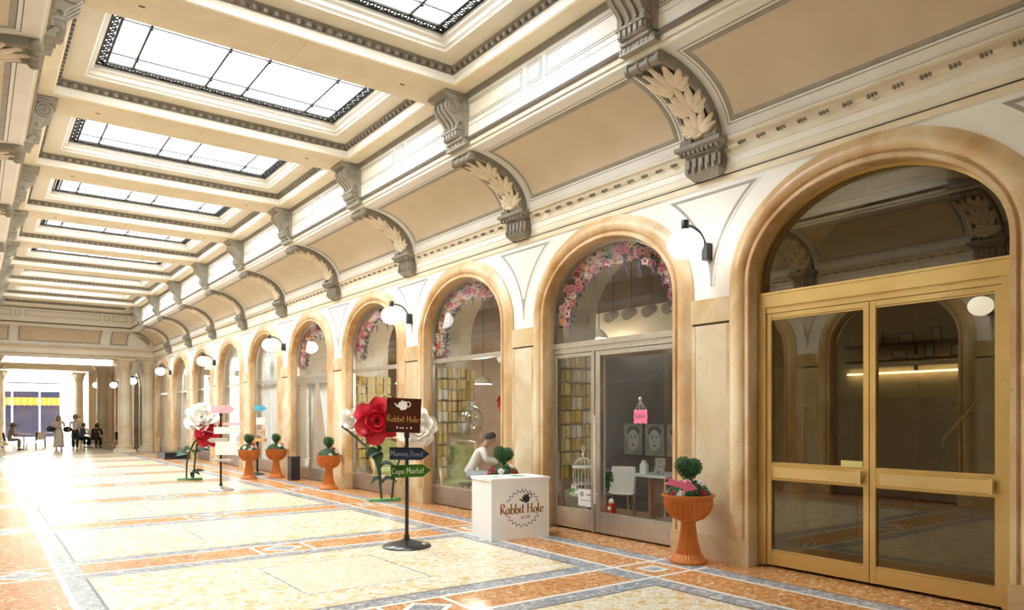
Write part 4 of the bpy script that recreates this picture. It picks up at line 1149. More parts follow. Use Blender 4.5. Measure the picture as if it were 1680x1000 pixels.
# pink topped post, mid distance
t = post('sign_post', 'pale sign post with a pink arrow board on top, beside the far roses', 4.33, 16.6, 1.72, .27, M['steel'])
def board(parent, outline, y0, y1, mt, x, z, name='arrow_board'):
    mb = MB(); mb.prism(outline, 'y', y0, y1); return link(name, mb.mesh(name, mt), parent, Matrix.Translation((x,0,z)))
board(t, arrow(.26,.085,.09), -.044, -.03, mat('pale_pink_board', (.82,.36,.48), .6, nscale=5, col2=(.84,.55,.62)), .06, 1.76)
board(t, arrow(.30,.075,.10), -.044, -.03, M['paper'], .16, 1.30)
board(t, arrow(.26,.03,.06), -.044, -.03, mat('blush_board', (.85,.50,.56), .6), .32, 1.44)
board(t, arrow(.22,.05,.07,-1), -.044, -.03, M['grey_wood'], -.06, 1.09)
mb = MB(); mb.box(-.24,.20,-.05,-.03,-.16,.13); link('menu_board', mb.mesh('menu_board', M['white']), t, Matrix.Translation((.14,0,.93)))
mb = MB(); mb.box(-.2,.24,-.20,.05,-.025,.02); link('shelf_board', mb.mesh('shelf_board', M['grey_wood']), t, Matrix.Translation((.04,0,.66)))
# black post with a blue arrow, in front of the blinds
t = post('sign_post', 'slim black post with a blue arrow board, between the two farthest planters', 6.30, 20.45, .95, .20, M['black_gloss'])
mb = MB(); mb.tube([(0,0,.94),(0,0,1.9)], .008, 8); mb.build('thin_rod', M['grey_wood'], t)
board(t, arrow(.17,.08,.12), -.03, -.018, mat('blue_arrow_board', (.06,.32,.55), .5, nscale=5, col2=(.10,.48,.62)), .10, 1.83)
board(t, [(-.12,-.10),(-.12,.10),(.12,.10),(.12,-.10)], -.03, -.018, M['paper'], .10, 1.48, 'notice_board')
board(t, [(-.10,-.09),(-.10,.09),(.10,.09),(.10,-.09)], -.04, -.018, mat('biscuit_picture', (.48,.27,.16), .7, nscale=14, col2=(.66,.48,.36)), .12, 1.16, 'picture_board')
mb = MB(); mb.box(-.2,.2,-.1,.1,-.04,.04); link('orange_tray', mb.mesh('orange_tray', mat('orange_tray_paint', (.80,.38,.12), .6)), t, Matrix.Translation((.03,0,.955)))
# bin and plinth
t = thing('litter_bin', 'tall slim black bin standing on the floor beside the far shop door', 'bin', (6.5, 18.15, .0))
mb = MB(); mb.prism([(-.11,-.13),(.11,-.13),(.13,-.06),(.13,.06),(.11,.13),(-.11,.13)], 'z', 0, .56); mb.build('body', M['black'], t)
mb = MB(); mb.box(-.115,.125,-.135,.135,.56,.60); mb.build('rim', M['black_gloss'], t)
t = thing('plinth', 'low black empty display plinth on the floor below the farthest arches', 'plinth', (6.17, 30.4, 0))
mb = MB(); mb.box(-.44,.40,-.75,.75,.02,.25); mb.build('body', M['black'], t); mb = MB(); mb.box(-.46,.42,-.77,.77,0,.03); mb.build('base', M['black_gloss'], t)

# ================================================================== giant paper roses on stands
def giant_rose(mt, name, seed):
    rg = random.Random(seed); mb = MB()
    for li, (n, L, tilt, wd, r0, cup) in enumerate(((6,.34,.18,.215,.09,.06),(5,.29,.55,.20,.07,.09),(5,.22,.92,.165,.045,.10),(4,.16,1.2,.13,.025,.09),(3,.12,1.38,.09,.01,.06))):
        for k in range(n):
            ph = 2*pi*(k+.5*li)/n + rg.uniform(-.12,.12); tl = tilt+rg.uniform(-.06,.06); s = rg.uniform(.93,1.07)
            def fn(u, w, ph=ph, L=L*s, tl=tl, wd=wd*s, r0=r0, cup=cup):
                c = (w-.5)*2
                lat = wd*(sin(pi*(.16+.62*u))**.8)*c*(1-.10*u*abs(c))
                tipn = 1-.10*(abs(c)**1.6)-.04*cos(c*3)
                rho = r0+L*u*tipn*cos(tl)+.05*u**4*sin(tl+.3)-.55*lat*lat/(r0+L*.55+.05)
                hgt = L*u*sin(tl)*tipn + cup*c*c*(.4+.6*u) - (.06*u**4)
                return (rho*cos(ph)-lat*sin(ph), rho*sin(ph)+lat*cos(ph), hgt+li*.012)
            mb.grid(fn, 10, 10, 0)
    mb.grid(lambda u, w: ((.02+.035*(1-u*.4)+.012*sin(w*25))*cos(w*6*pi)*(1-.5*w), (.02+.035*(1-u*.4))*sin(w*6*pi)*(1-.5*w), .06+.11*u), 4, 48, 0)
    return mb.mesh(name, mt, True, 180)
GR = giant_rose(M['red'], 'giant_red_bloom', 2); GW = giant_rose(M['white_petal'], 'giant_white_bloom', 5)
def big_leaf(mb, p, d, up, L, W_, m=0):
    p, d, up = Vector(p), Vector(d).normalized(), Vector(up); sd = d.cross(up).normalized(); upn = sd.cross(d)
    mb.grid(lambda u, w: p + d*(L*u) + sd*((w-.5)*2*W_*sin(pi*min(1,.05+.95*u))**.8) + upn*(.06*sin(pi*u) - .05*abs((w-.5)*2)*-1 - .10*u*u), 8, 6, m)
def rose_stand(lab, base, half, rzb, stems, leaves, blooms):
    t = thing('giant_rose_stand', lab, 'flower sculpture', base, 0, 'giant paper rose sculptures')
    B = Vector(base)
    mb = MB(); mt = Matrix.Rotation(rzb, 4, 'Z')
    for yy in (-.09, .03): mb.mbox(Matrix.Translation((0,0,.025)) @ mt @ Matrix.Translation((0,yy+.03,0)), half, .055, .025)
    mb.build('base_board', M['green_board'], t)
    for s in stems:
        mb = MB(); mb.tube([Vector(p)-B for p in smooth_line(s, 5)], .022, 8); mb.build('stem', M['green_dark'], t, True)
    for (p, d, up, L, W_) in leaves:
        mb = MB(); big_leaf(mb, Vector(p)-B, d, up, L, W_); mb.build('leaf', M['green_dark'], t, True, 180)
    for me, nm, c, d, s in blooms:
        d = Vector(d).normalized(); q = Vector((0,0,1)).rotation_difference(d).to_matrix().to_4x4()
        link(nm, me, t, Matrix.Translation(Vector(c)-B) @ q @ Matrix.Scale(s, 4))
        mb = MB()
        for k in range(5):
            a_ = 2*pi*k/5; e = q.to_3x3() @ Vector((cos(a_), sin(a_), -.15)); big_leaf(mb, Vector(c)-B-d*.04*s, e, -d, .32*s, .07*s)
        mb.build('sepals', M['green_dark'], t, True, 180)
CAM = Vector((0,0,1.6))
def face(p, jx=0, jz=0):
    d = (CAM-Vector(p)).normalized(); return (d.x+jx, d.y, d.z+jz)
r_, w1, w2 = (5.98,12.36,1.52), (6.30,11.45,1.38), (5.86,13.2,1.5)
rose_stand('giant red and white paper roses on green stand behind the square sign board', (6.28,12.66,0), .30, radians(-14),
    [[(6.22,12.66,.05),(6.2,12.68,.6),(6.12,12.58,1.1),(6.06,12.5,1.45)], [(6.42,12.62,.05),(6.42,12.5,.5),(6.40,12.1,1.0),(6.36,11.6,1.34)], [(6.24,12.68,.05),(6.16,12.8,.8),(5.9,13.1,1.2),(5.68,13.25,1.42)]],
    [((6.16,12.62,.95),(-.7,-.2,.55),(0,-.4,1),.34,.11),((6.16,12.62,.92),(-.75,-.3,-.1),(0,-.5,1),.33,.12),((6.16,12.6,.9),(-.3,-.5,-.45),(-.5,-.5,.6),.30,.10),((6.2,12.66,.62),(.6,-.5,.3),(0,-.4,1),.28,.09),((6.2,12.66,.36),(-.7,-.3,.15),(0,-.4,1),.24,.07),((6.4,12.5,.4),(.2,-.6,.35),(0,-.4,1),.24,.07),((6.22,12.6,.34),(.6,-.45,.3),(0,-.4,1),.26,.08)],
    [(GR,'red_bloom',r_,face(r_),1.0),(GW,'white_bloom',w1,face(w1,.25),.88),(GW,'white_bloom',w2,face(w2,-1.2),.62)])
r2, w3 = (4.62,18.85,1.18), (4.50,18.95,1.52)
rose_stand('farther stand of giant roses, white bloom above a red one, by the pink arrow post', (4.40,19.75,0), .29, radians(-14),
    [[(4.32,19.75,.05),(4.33,19.7,.5),(4.42,19.4,.95),(4.55,19.05,1.15)], [(4.48,19.75,.05),(4.5,19.6,.6),(4.5,19.3,1.1),(4.5,19.05,1.45)]],
    [((4.34,19.68,.62),(-.7,-.3,.1),(0,-.5,1),.34,.14),((4.4,19.5,.70),(-.5,-.5,.3),(0,-.5,1),.32,.13),((4.46,19.5,.62),(.6,-.4,.45),(0,-.5,1),.36,.13),((4.5,19.4,.85),(.4,-.5,.3),(0,-.5,1),.34,.12),((4.44,19.7,.06),(.55,-.4,.6),(0,-.5,1),.34,.10),((4.44,19.7,.10),(.3,-.6,.3),(0,-.5,1),.26,.09)],
    [(GR,'red_bloom',r2,face(r2,.3),.80),(GW,'white_bloom',w3,face(w3,-.1,.45),1.0)])
# ================================================================== flower garlands inside the arches
PC = {'blush': (.80,.42,.44), 'pink': (.76,.20,.32), 'magenta': (.50,.03,.14), 'pale': (.84,.66,.66), 'peach': (.82,.40,.24), 'ivory': (.84,.78,.58)}
PMAT = {k: mat(k+'_petal', c, .6, col2=tuple(x*.85 for x in c), nscale=20) for k, c in PC.items()}
PMAT['lilac'] = mat('lilac_sprig', (.20,.12,.24), .7)
def orchid(mt, name):
    mb = MB()
    for k in range(5):
        ph = 2*pi*k/5+.3
        def fn(u, w, ph=ph):
            c = (w-.5)*2; wd = .02*sin(pi*(.1+.8*u)); rho = .004+.038*u; return (rho*cos(ph)-wd*c*sin(ph), rho*sin(ph)+wd*c*cos(ph), .012*u*u+.006*c*c)
        mb.grid(fn, 4, 4, 0)
    mb.ball((0,0,.01), .010, .010, .010, 8, 5, 1); return mb.mesh(name, [mt, PMAT['magenta']], True, 180)
BL = {}
for k in PC:
    BL[k, 0] = rosette(PMAT[k], 'flower_'+k); BL[k, 1] = orchid(PMAT[k], 'blossom_'+k)
def garland(b, t0, t1, n, lab, seed, drops=9):
    rg = random.Random(seed)
    t = thing('flower_garland', lab, 'garland', (7.02, YC(b), ZS), 0, 'flower garlands inside the shop arches')
    def at(th, o): 
        if th > pi: return ((-(AI-o)), -(th-pi)*1.1)
        if th < 0: return ((AI-o), th*1.1)
        return ((AI-o)*cos(th), (BI-o)*sin(th))
    mb = MB()
    for _ in range(int(n*9)):
        th = rg.uniform(t0, t1); y, z = at(th, rg.uniform(.02,.24)); p = Vector((rg.uniform(-.02,.08), y, z))
        d = Vector((rg.uniform(-1,.2), rg.uniform(-1,1), rg.uniform(-1,1))).normalized(); a_ = d.orthogonal().normalized(); s = rg.uniform(.03,.06)
        mb.poly([p-a_*s*.35, p+d*s*.5-a_*0+Vector((-.01,0,0)), p+a_*s*.35, p-d*s*.5], 0)
        mb.poly([p, p+d*s*1.2+a_*s*.3, p+d*s*1.8, p+d*s*1.2-a_*s*.3], 0)
    tag(mb.build('foliage', mat('garland_green', (.05,.13,.03), .6, col2=(.02,.06,.015), nscale=20), t), kind='stuff')
    keys = list(PC)
    for k in range(n):
        th = t0 + (t1-t0)*(k+rg.random())/n; o = rg.choice((.07,.13,.19,.25)); y, z = at(th, o)
        ck = rg.choices(keys, (26,20,6,24,12,10))[0]; kind = 0 if rg.random() < .55 else 1
        c = Vector((rg.uniform(-.09,-.03), y, z)); d = Vector((-1, rg.uniform(-.8,.1)-.25, rg.uniform(-.7,.1)-.15))
        q = Vector((0,0,1)).rotation_difference(d.normalized()).to_matrix().to_4x4()
        link('flower', BL[ck, kind], t, Matrix.Translation(c) @ q @ Matrix.Scale(rg.uniform(1.25,2.1) if not kind else rg.uniform(1.2,1.7), 4))
    for k in range(drops):
        th = t0 + (t1-t0)*(k+.5)/drops; y, z = at(th, .25); L = rg.uniform(.14,.30); mb = MB()
        for q in range(2):
            x_ = rg.uniform(-.04,.04); mb.tube([(-.04,y,z+.05),(-.05,y+x_*.6,z-L*.5),(-.03,y+x_*1.6,z-L)], [.009,.012,.003], 5)
        mb.build('hanging_sprig', PMAT['lilac'], t, True)
garland(0, -.12, pi+.12, 98, 'full garland of pink and white flowers round the fanlight of the near shop door', 11, 12)
garland(1, -.42, 2.3, 95, 'flower garland round the arch above the green armchair window', 12)
garland(2, -.16, 2.2, 85, 'flower garland round the arch window behind the giant red rose', 13)
garland(3, -.16, 2.3, 75, 'flower garland round the arch of the far shop door', 14)

# ================================================================== hanging open books
def book_parts(page, seed):
    rg = random.Random(seed); w, h = .195, .17
    mb = MB()
    for s in (-1, 1): mb.poly([(-.0,0,0),(.0+.035,s*w/2*1.05,0),(.035,s*w/2*1.05,-h*1.04),(0,0,-h*1.04)])
    cov = mb.mesh('cover', M['book_cover'])
    mb = MB()
    for s in (-1, 1):
        for k in range(5):
            a_ = .25+.22*k+rg.uniform(-.05,.05); L = w/2*rg.uniform(.85,1.0)
            mb.grid(lambda u, v_: (-.006-L*u*sin(a_)*.35-.012*sin(pi*u)+.03*u*(k==0), s*(.002+L*u*cos(a_*.55)), -h*v_-.012*u*v_*rg.uniform(.9,1.1)), 4, 2, 0)
    return cov, mb.mesh('pages', page, True, 180)
BK = [book_parts(M['book_page'], 1), book_parts(M['book_page'], 2), book_parts(M['book_white'], 3), book_parts(mat('yellowed_pages', (.62,.50,.20), .8, col2=(.52,.40,.14), nscale=12), 4), book_parts(M['book_page'], 5)]
def books(b, cols, z0, z1, lab, grp, seed):
    rg = random.Random(seed); rows = int((z1-z0)/.205); y = YC(b)+AI-.012
    for ci, x in enumerate(cols):
        for r in range(rows):
            if b == 1 and ci and z1-r*.205 < 1.32: continue
            cov, pg = BK[rg.choice((0,1,2,3,3,4,4,0))]
            t = thing('book', lab, 'book', (x+rg.uniform(-.012,.012), y-rg.uniform(.03,.05), z1-r*.205+rg.uniform(-.012,.012)), pi/2+rg.uniform(-.15,.15), grp)
            link('cover', cov, t); link('pages', pg, t)
        mb = MB(); mb.tube([(x,y,z1+.35),(x,y,z0)], .003, 4)
        tag(mb.build('hanging_string', M['grey_wood']), 'string from which the %s hang' % grp, 'string', 'strings of the '+grp)
XC = (7.04, 7.25, 7.46, 7.66)
books(0, XC[:3], .62, 2.50, 'old open book hung on the reveal beside the side pane of the near shop door', 'open books by the near shop door', 21)
books(1, XC, .40, 2.50, 'old open book hung on the reveal of the armchair window', 'open books in the armchair window', 22)
books(2, XC, .40, 2.50, 'old open book hung on the reveal of the window behind the giant red rose', 'open books in the window behind the red rose', 23)

# ================================================================== inside the shop
# slate partition with three portrait posters seen through the near door
mb = MB(); mb.box(9.0,9.06,P(0)+.3,P(1)+.6,.015,2.62); tag(mb.build('partition_panel', M['shop_blue']), 'slate blue partition standing behind the cafe table, seen through the near shop door', 'partition')
for k, (y, l) in enumerate(((8.78,'grey portrait poster farthest left of the three on the slate partition'),(8.30,'grey portrait poster in the middle of the three on the slate partition'),(7.82,'grey portrait poster nearest the door jamb of the three on the slate partition'))):
    t = thing('poster', l, 'poster', (8.99, y, 1.22), 0, 'portrait posters on the slate partition')
    mb = MB(); mb.box(-.008,.008,-.21,.21,-.26,.26); mb.build('sheet', mat('grey_print_%s' % 'abc'[k], (.17,.185,.19), .6, nscale=5, col2=(.10,.11,.12)), t)
    mb = MB()
    def el(cx, cz, rx, rz, m, x=-.0095):
        mb.poly([(x, cx+rx*cos(2*pi*q/20), cz+rz*sin(2*pi*q/20)) for q in range(20)], m)
    el(0,-.01,.125,.175,0); el(0,.13,.15,.09,1,-.0093)
    for s in (-1,1): el(s*.05,.03,.026,.010,1,-.011); el(s*.05,.06,.034,.006,1,-.011)
    el(0,-.03,.014,.03,2,-.010); el(0,-.095,.04,.014,1,-.011)
    mb.build('portrait', [mat('print_light', (.27,.29,.29), .6), mat('print_dark', (.03,.035,.04), .6), mat('print_mid', (.19,.205,.21), .6)], t)
def table(x, y, lab, top, grp=None, w=.75):
    t = thing('table', lab, 'table', (x, y, .015), 0, grp)
    mb = MB(); mb.box(-w/2,w/2,-w/2,w/2,.715,.745); mb.build('tabletop', top, t)
    for sx in (-1,1):
        for sy in (-1,1):
            mb = MB(); mb.tube([(sx*(w/2-.06),sy*(w/2-.06),0),(sx*(w/2-.09),sy*(w/2-.09),.715)], .018, 8); mb.build('leg', M['steel'], t, True)
    return t
warm = mat('warm_varnished_wood', (.42,.21,.06), .4, col2=(.33,.15,.04), nscale=4)
t = table(8.15, 7.35, 'pale topped cafe table behind the glass of the near shop door', mat('pale_table_top', (.62,.68,.72), .25))
mb = MB(); mb.box(-.30,.30,-.02,.02,.12,.71); mb.build('modesty_panel', warm, t)
def shell_chair(x, y, rz, lab, grp=None, mt=None, z=.015):
    mt = mt or M['white']
    t = thing('chair', lab, 'chair', (x, y, z), rz, grp)
    mb = MB(); mb.grid(lambda u, w: ((w-.5)*.42, -.21+.42*u, .45-.02*sin(pi*u)*sin(pi*w)), 6, 6); mb.grid(lambda u, w: ((w-.5)*.42, -.21+.42*u, .435-.02*sin(pi*u)*sin(pi*w)), 6, 6); mb.build('seat', mt, t, True)
    mb = MB()
    for o_ in (0, .014): mb.grid(lambda u, w: ((w-.5)*.42*(1-.15*u), .20+.06*u+o_-.05*(2*(w-.5))**2, .45+.38*u), 6, 6)
    mb.build('backrest', mt, t, True)
    for sx in (-1,1):
        for sy in (-1,1):
            mb = MB(); mb.tube([(sx*.21,sy*.21,0),(sx*.15,sy*.15,.44)], .012, 8); mb.build('leg', M['steel'] if mt is M['white'] else mt, t, True)
    return t
shell_chair(7.75, 7.85, radians(-60), 'white shell chair at the cafe table behind the near shop door')
def card(lab, loc, rz, w, h, mt, name='menu_card', cat='card'):
    t = thing(name, lab, cat, loc, rz); mb = MB(); mb.prism([(-.03,0),(0,h),(.004,h),(-.026,0)], 'x' if False else 'y', -w/2, w/2); mb.build('card', mt, t); return t
card('upright menu card on the pale cafe table inside the near door', (8.0,7.28,.762), 0, .20, .24, mat('printed_card', (.5,.48,.44), .6, nscale=25, col2=(.12,.11,.10)))
t = thing('napkin_holder', 'small white napkin holder beside the menu card on the cafe table', 'holder', (7.95,7.55,.762)); mb = MB(); mb.box(-.03,.03,-.06,.06,0,.14); mb.build('body', M['white'], t); mb = MB(); mb.prism([(-.055,.14),(-.02,.20),(.0,.15),(.02,.20),(.055,.14)], 'x', -.02, .02); mb.build('napkins', M['paper'], t)
# birdcage on a small table, notice and shoe-like ornaments
t = thing('side_table', 'small grey side table behind the side pane of the near shop door', 'table', (7.22, 7.92, .015))
mb = MB(); mb.lathe([(.28,.44),(.30,.45),(.30,.475),(.28,.48)], seg=32); mb.build('tabletop', M['grey_wood'], t, True, 40)
mb = MB(); mb.tube([(0,0,0),(0,0,.44)], .03, 10); mb.lathe([(.16,0),(.15,.02),(.04,.04)], seg=20); mb.build('leg', M['grey_wood'], t, True, 40)
t = thing('birdcage', 'white wire birdcage with a domed top on the small grey side table', 'birdcage', (7.12, 7.96, .50))
wh = M['white']; mb = MB(); mb.lathe([(.155,0),(.155,.03),(.14,.035)], seg=28); mb.build('base', wh, t, True, 40)
mb = MB()
for k in range(18):
    a_ = 2*pi*k/18; mb.tube([(.145*cos(a_),.145*sin(a_),.03),(.145*cos(a_),.145*sin(a_),.36)]+[(.145*cos(q*pi/10)*cos(a_),.145*cos(q*pi/10)*sin(a_),.36+.15*sin(q*pi/10)) for q in range(1,6)], .0035, 4)
for z in (.13,.36): mb.torus((0,0,z), .146, .006, 'z', 28, 5)
mb.lathe([(.165,.37),(.165,.385),(.145,.385)], seg=28)
mb.build('wires', wh, t, True)
mb = MB(); mb.tube([(0,0,.51),(0,0,.60)], .008, 6); mb.ball((0,0,.55), .022, seg=10, rings=6); mb.torus((0,0,.64), .035, .005, 'x', 16, 5); mb.build('hook', wh, t, True)
t = thing('green_bow', 'small green and white butterfly bow at the foot of the birdcage', 'ornament', (6.975, 8.0, .503))
mb = MB()
for s in (-1,1): mb.poly([(0,0,.08),(0,s*.05,.13),(0,s*.055,.05)])
mb.build('wings', M['paper'], t); mb = MB(); mb.prism([(-.035,0),(-.02,.07),(.02,.07),(.035,0)], 'x', -.01, .01); mb.build('body', mat('bright_green', (.12,.5,.05), .5), t)
t = thing('potted_plant', 'small leafy plant beside the birdcage on the grey side table', 'plant', (7.36, 7.80, .497))
mb = MB(); mb.lathe([(.05,0),(.07,.1),(.075,.1)], seg=16); mb.build('pot', M['grey_wood'], t, True, 40)
leaf_ball((0,0,.2), .12, 200, .05, random.Random(5)).build('foliage', [M['green_leaf'], M['green_dark']], t)
t = thing('green_parrot', 'bright green and blue toy parrot left of the birdcage', 'ornament', (7.22, 8.12, .50))
mb = MB(); mb.ball((0,0,.20), .055, .055, .10, 12, 8); mb.ball((-.02,-.01,.32), .045, seg=12, rings=8); mb.build('body', mat('parrot_green', (.16,.42,.05), .5), t, True)
mb = MB(); mb.prism([(-.03,.10),(.02,.26),(.06,.10),(.05,-.0)], 'x', .04, .06); mb.build('wing', mat('parrot_blue', (.05,.12,.35), .5), t); mb = MB(); mb.lathe([(.07,0),(.07,.02),(.015,.03),(.015,.12)], seg=14); mb.build('perch', M['dark_wood'], t, True, 40)
t = thing('notice', 'white printed notice standing behind the side pane of the near shop door', 'notice', (6.93, 7.68, .34), 0)
mb = MB(); mb.box(-.003,.003,-.17,.17,0,.24); mb.build('sheet', M['paper'], t); mb = MB(); mb.torus((-.006,.09,.17), .028, .006, 'x', 16, 4); mb.box(-.005,-.0035,-.12,.0,.16,.172); mb.box(-.005,-.0035,-.14,.13,.08,.086); mb.build('print', M['black'], t)
t = thing('red_figurine', 'small red and white figurine on the floor inside the near shop door', 'figurine', (6.97, 7.22, .015+.31))
mb = MB(); mb.box(-.04,.04,-.05,.05,-.29,.10); mb.build('body', mat('figurine_red', (.6,.05,.02), .5), t); mb = MB(); mb.ball((-.042,0,.03), .012, .03, .03, 10, 6); mb.ball((0,0,.125), .04, seg=10, rings=6); mb.build('head', M['white'], t, True)
# pink hanging sign on the door
t = thing('hanging_sign', 'pink scalloped sign hung from a suction hook on the near shop door', 'sign', (6.825, YC(0)-.565, 1.60))
mb = MB(); pts = []
for k in range(40):
    a_ = 2*pi*k/40; c_, s_ = cos(a_), sin(a_); m_ = max(abs(c_)/.115, abs(s_)/.085); pts.append((c_/m_*(1+.04*cos(8*a_)), s_/m_*(1+.06*cos(8*a_))))
mb.prism(pts, 'x', -.006, .006); mb.build('board', M['pink_sign'], t)
mb = MB()
for s in (-1,-.35,.35,1): mb.tube([(-.002, s*.09, .085),(-.002,0,.21)], .003, 4)
mb.build('cord', M['white'], t); mb = MB(); mb.ball((-.002,0,.225), .028, .028, .028, 12, 8); mb.build('suction_hook', M['steel'], t, True)
mb = MB(); letters(mb, 'Rabbit', .075, -.02, .055, .06, lambda x, y: (-.0085, -x+.0, y)); mb.build('lettering', ink, t) if False else None
mb = MB(); w_ = text_width('Rabbit', .06); letters(mb, 'Rabbit', -w_/2, -.02, .06, .07, lambda x, y: (-.0085, -x, y)); mb.build('lettering', ink, t)
# green tufted armchair
t = thing('armchair', 'gilded armchair with a green tufted back in the window by the white counter', 'armchair', (7.24, 11.52, .015), radians(-32)); t.scale = (.86,.82,.95)
def tuft(x, z): return .03*(.5+.5*cos(x*30)*cos(z*28))
mb = MB(); mb.grid(lambda u, w: ((w-.5)*.62*(1+.15*sin(pi*u)), .30+.10*u+.06*abs(w-.5)**2*-4-tuft((w-.5)*.62, u*.7), .45+.66*u-.10*(2*abs(w-.5))**3*u), 22, 22); mb.build('backrest', M['velvet'], t, True, 180)
mb = MB(); mb.box(-.34,.34,-.30,.30,.32,.40); mb.grid(lambda u, w: ((w-.5)*.64, -.30+.6*u, .40+.09*sin(pi*u)**.5*sin(pi*w)**.5), 10, 10); mb.build('seat', M['velvet'], t, True, 40)
fr_ = [((w-.5)*.70*(1+.12*sin(pi*u)), .33+.11*u, .42+.72*u) for w, u in [(0,q/8) for q in range(9)]+[(q/8,1.0+.06*sin(pi*q/8)) for q in range(1,8)]+[(1,1-q/8) for q in range(9)]]
mb = MB(); mb.tube(fr_, .032, 8); mb.build('back_frame', M['gilt'], t, True)
for s in (-1,1):
    mb = MB(); mb.tube([(s*.36,.34,.62),(s*.39,.05,.66),(s*.39,-.22,.62),(s*.37,-.27,.5),(s*.36,-.25,.36)], .032, 8); mb.build('armrest', M['gilt'], t, True)
    for y in (-.26,.28): mb = MB(); mb.tube([(s*.31,y,.34),(s*.33,y*1.08,.18),(s*.31,y*1.1,0)], [.034,.028,.018], 8); mb.build('leg', M['gilt'], t, True)
mb = MB(); mb.box(-.36,.36,-.32,.33,.27,.33); mb.build('seat_rail', M['gilt'], t)
t2 = dup(t); t2.location = (7.40, YC(2)+.62, .015); t2.rotation_euler.z = radians(-20); t2['label'] = 'second armchair, pale backed, behind the window near the giant roses'
# pendant lamps, balloon, red cloth rose
def pendant(x, y, z, lab, r=.16, watts=40):
    t = thing('pendant_lamp', lab, 'lamp', (x, y, z), 0, 'pendant lamps inside the shop')
    mb = MB(); mb.lathe([(.02,.16),(.05,.15),(r*.7,.09),(r,0),(r*.97,0),(r*.66,.08),(.04,.13)], seg=24, cap=False); mb.build('shade', mat('opal_shade', (.9,.86,.76), .4), t, True, 60)
    l = bpy.data.lights.new('pendant_light', 'POINT'); l.energy = watts; l.color = (1,.90,.74); l.shadow_soft_size = .08; lo = link('pendant_light', l, t); lo.location.z = -.10  # point light added under the shade to brighten the shop interior
    mb = MB(); mb.ball((0,0,.05), .045, seg=12, rings=8); mb.build('bulb', emit('warm_bulb', (1,.85,.6), 14), t, True); mb = MB(); mb.tube([(0,0,.16),(0,0,4.24-z)], .006, 6); mb.build('cord', M['black'], t)
pendant(8.6, 12.75, 2.28, 'white pendant lamp inside the shop, seen through the armchair window', .2)
pendant(8.4, 9.0, 2.9, 'pendant lamp inside the shop, seen above the near shop door', .16, 6)
pendant(8.4, 16.0, 2.4, 'pendant lamp inside the shop, behind the window near the giant roses')
for k, y in enumerate((8.78,8.36,7.93,7.52)):
    t = thing('spotlight', ('first','second','third','fourth')[k]+' grey spotlight from the left in the row behind the near fanlight', 'spotlight', (8.5, y, 3.24), 0, 'spotlights behind the near fanlight')
    mb = MB(); mb.tube([(-.14,-.03,-.03),(.10,.03,.06)], [.085,.06], 14); mb.build('head', M['grey_wood'], t, True, 40); mb = MB(); mb.tube([(.02,.01,.05),(.02,.01,.99)], .006, 6); mb.build('rod', M['black'], t)
mb = MB(); mb.box(8.9,9.0,P(0)+.15,P(1)+1.2,2.95,3.42); tag(mb.build('cornice_board', M['shop_cream']), 'cream band high on the shop wall behind the row of spotlights', 'band')
t = thing('balloon', 'large clear balloon floating behind the armchair window', 'balloon', (7.5, 11.55, 1.52)); mb = MB(); mb.ball((0,0,0), .27, .27, .29, 24, 14); mb.build('skin', M['balloon'], t, True, 180); mb = MB(); mb.tube([(0,0,-.28),(.005,.01,-.31),(0,0,-.34)], .003, 4); mb.build('string', M['white'], t)
t = thing('cloth_rose', 'crimson fabric rose hanging above the armchair inside the shop window', 'ornament', (7.6, YC(1)-.1, 1.85)); link('bloom', GR, t, Matrix.Rotation(radians(-90),4,'Y') @ Matrix.Scale(.55,4)); mb = MB(); mb.tube([(0.02,0,0),(0.02,0,2.29)], .004, 4); mb.build('cord', M['black'], t)
# cafe table for the bending person
table(7.80, 10.38, 'small wooden table in front of the bending person inside the shop', warm, None, .6)
# far poster window, decals
t = thing('poster', 'blue poster with yellow lettering and a red top in the third farthest window', 'poster', (6.94, YC(6)-.1, .9))
mb = MB(); mb.box(-.01,.01,-.75,.75,0,1.45); mb.build('sheet', mat('blue_poster', (.07,.08,.42), .6, nscale=2, col2=(.03,.03,.2)), t); mb = MB(); mb.box(-.014,-.01,-.75,.75,1.3,1.45); mb.build('top_band', mat('poster_red', (.7,.08,.05), .6), t)
mb = MB(); w_ = text_width('Tra Mo', .3)
for k, (tx, z) in enumerate((('Room',.85),('Hotel',.45))):
    pass
for k in range(3):
    z = .25+.36*k; mb.poly([(-.013,.55,z+.14),(-.013,-.5,z+.30),(-.013,-.5,z+.14),(-.013,.55,z)])
mb.build('yellow_stripes', mat('poster_yellow', (.8,.5,.05), .6), t)
for b, l in ((4,'white balloon shaped decal on the pane of the first blind-backed arch'),(5,'white balloon shaped decal on the pane of the second blind-backed arch')):
    t = thing('window_decal', l, 'decal', (6.853, YC(b)+.15, 3.12)); mb = MB(); mb.prism([(.16*cos(2*pi*k/20), .20*sin(2*pi*k/20)) for k in range(20)], 'x', -.002, .002); mb.poly([(-.002,-.04,-.19),(-.002,.04,-.19),(-.002,.02,-.30),(-.002,-.02,-.30)]); mb.build('decal', M['paper'], t)

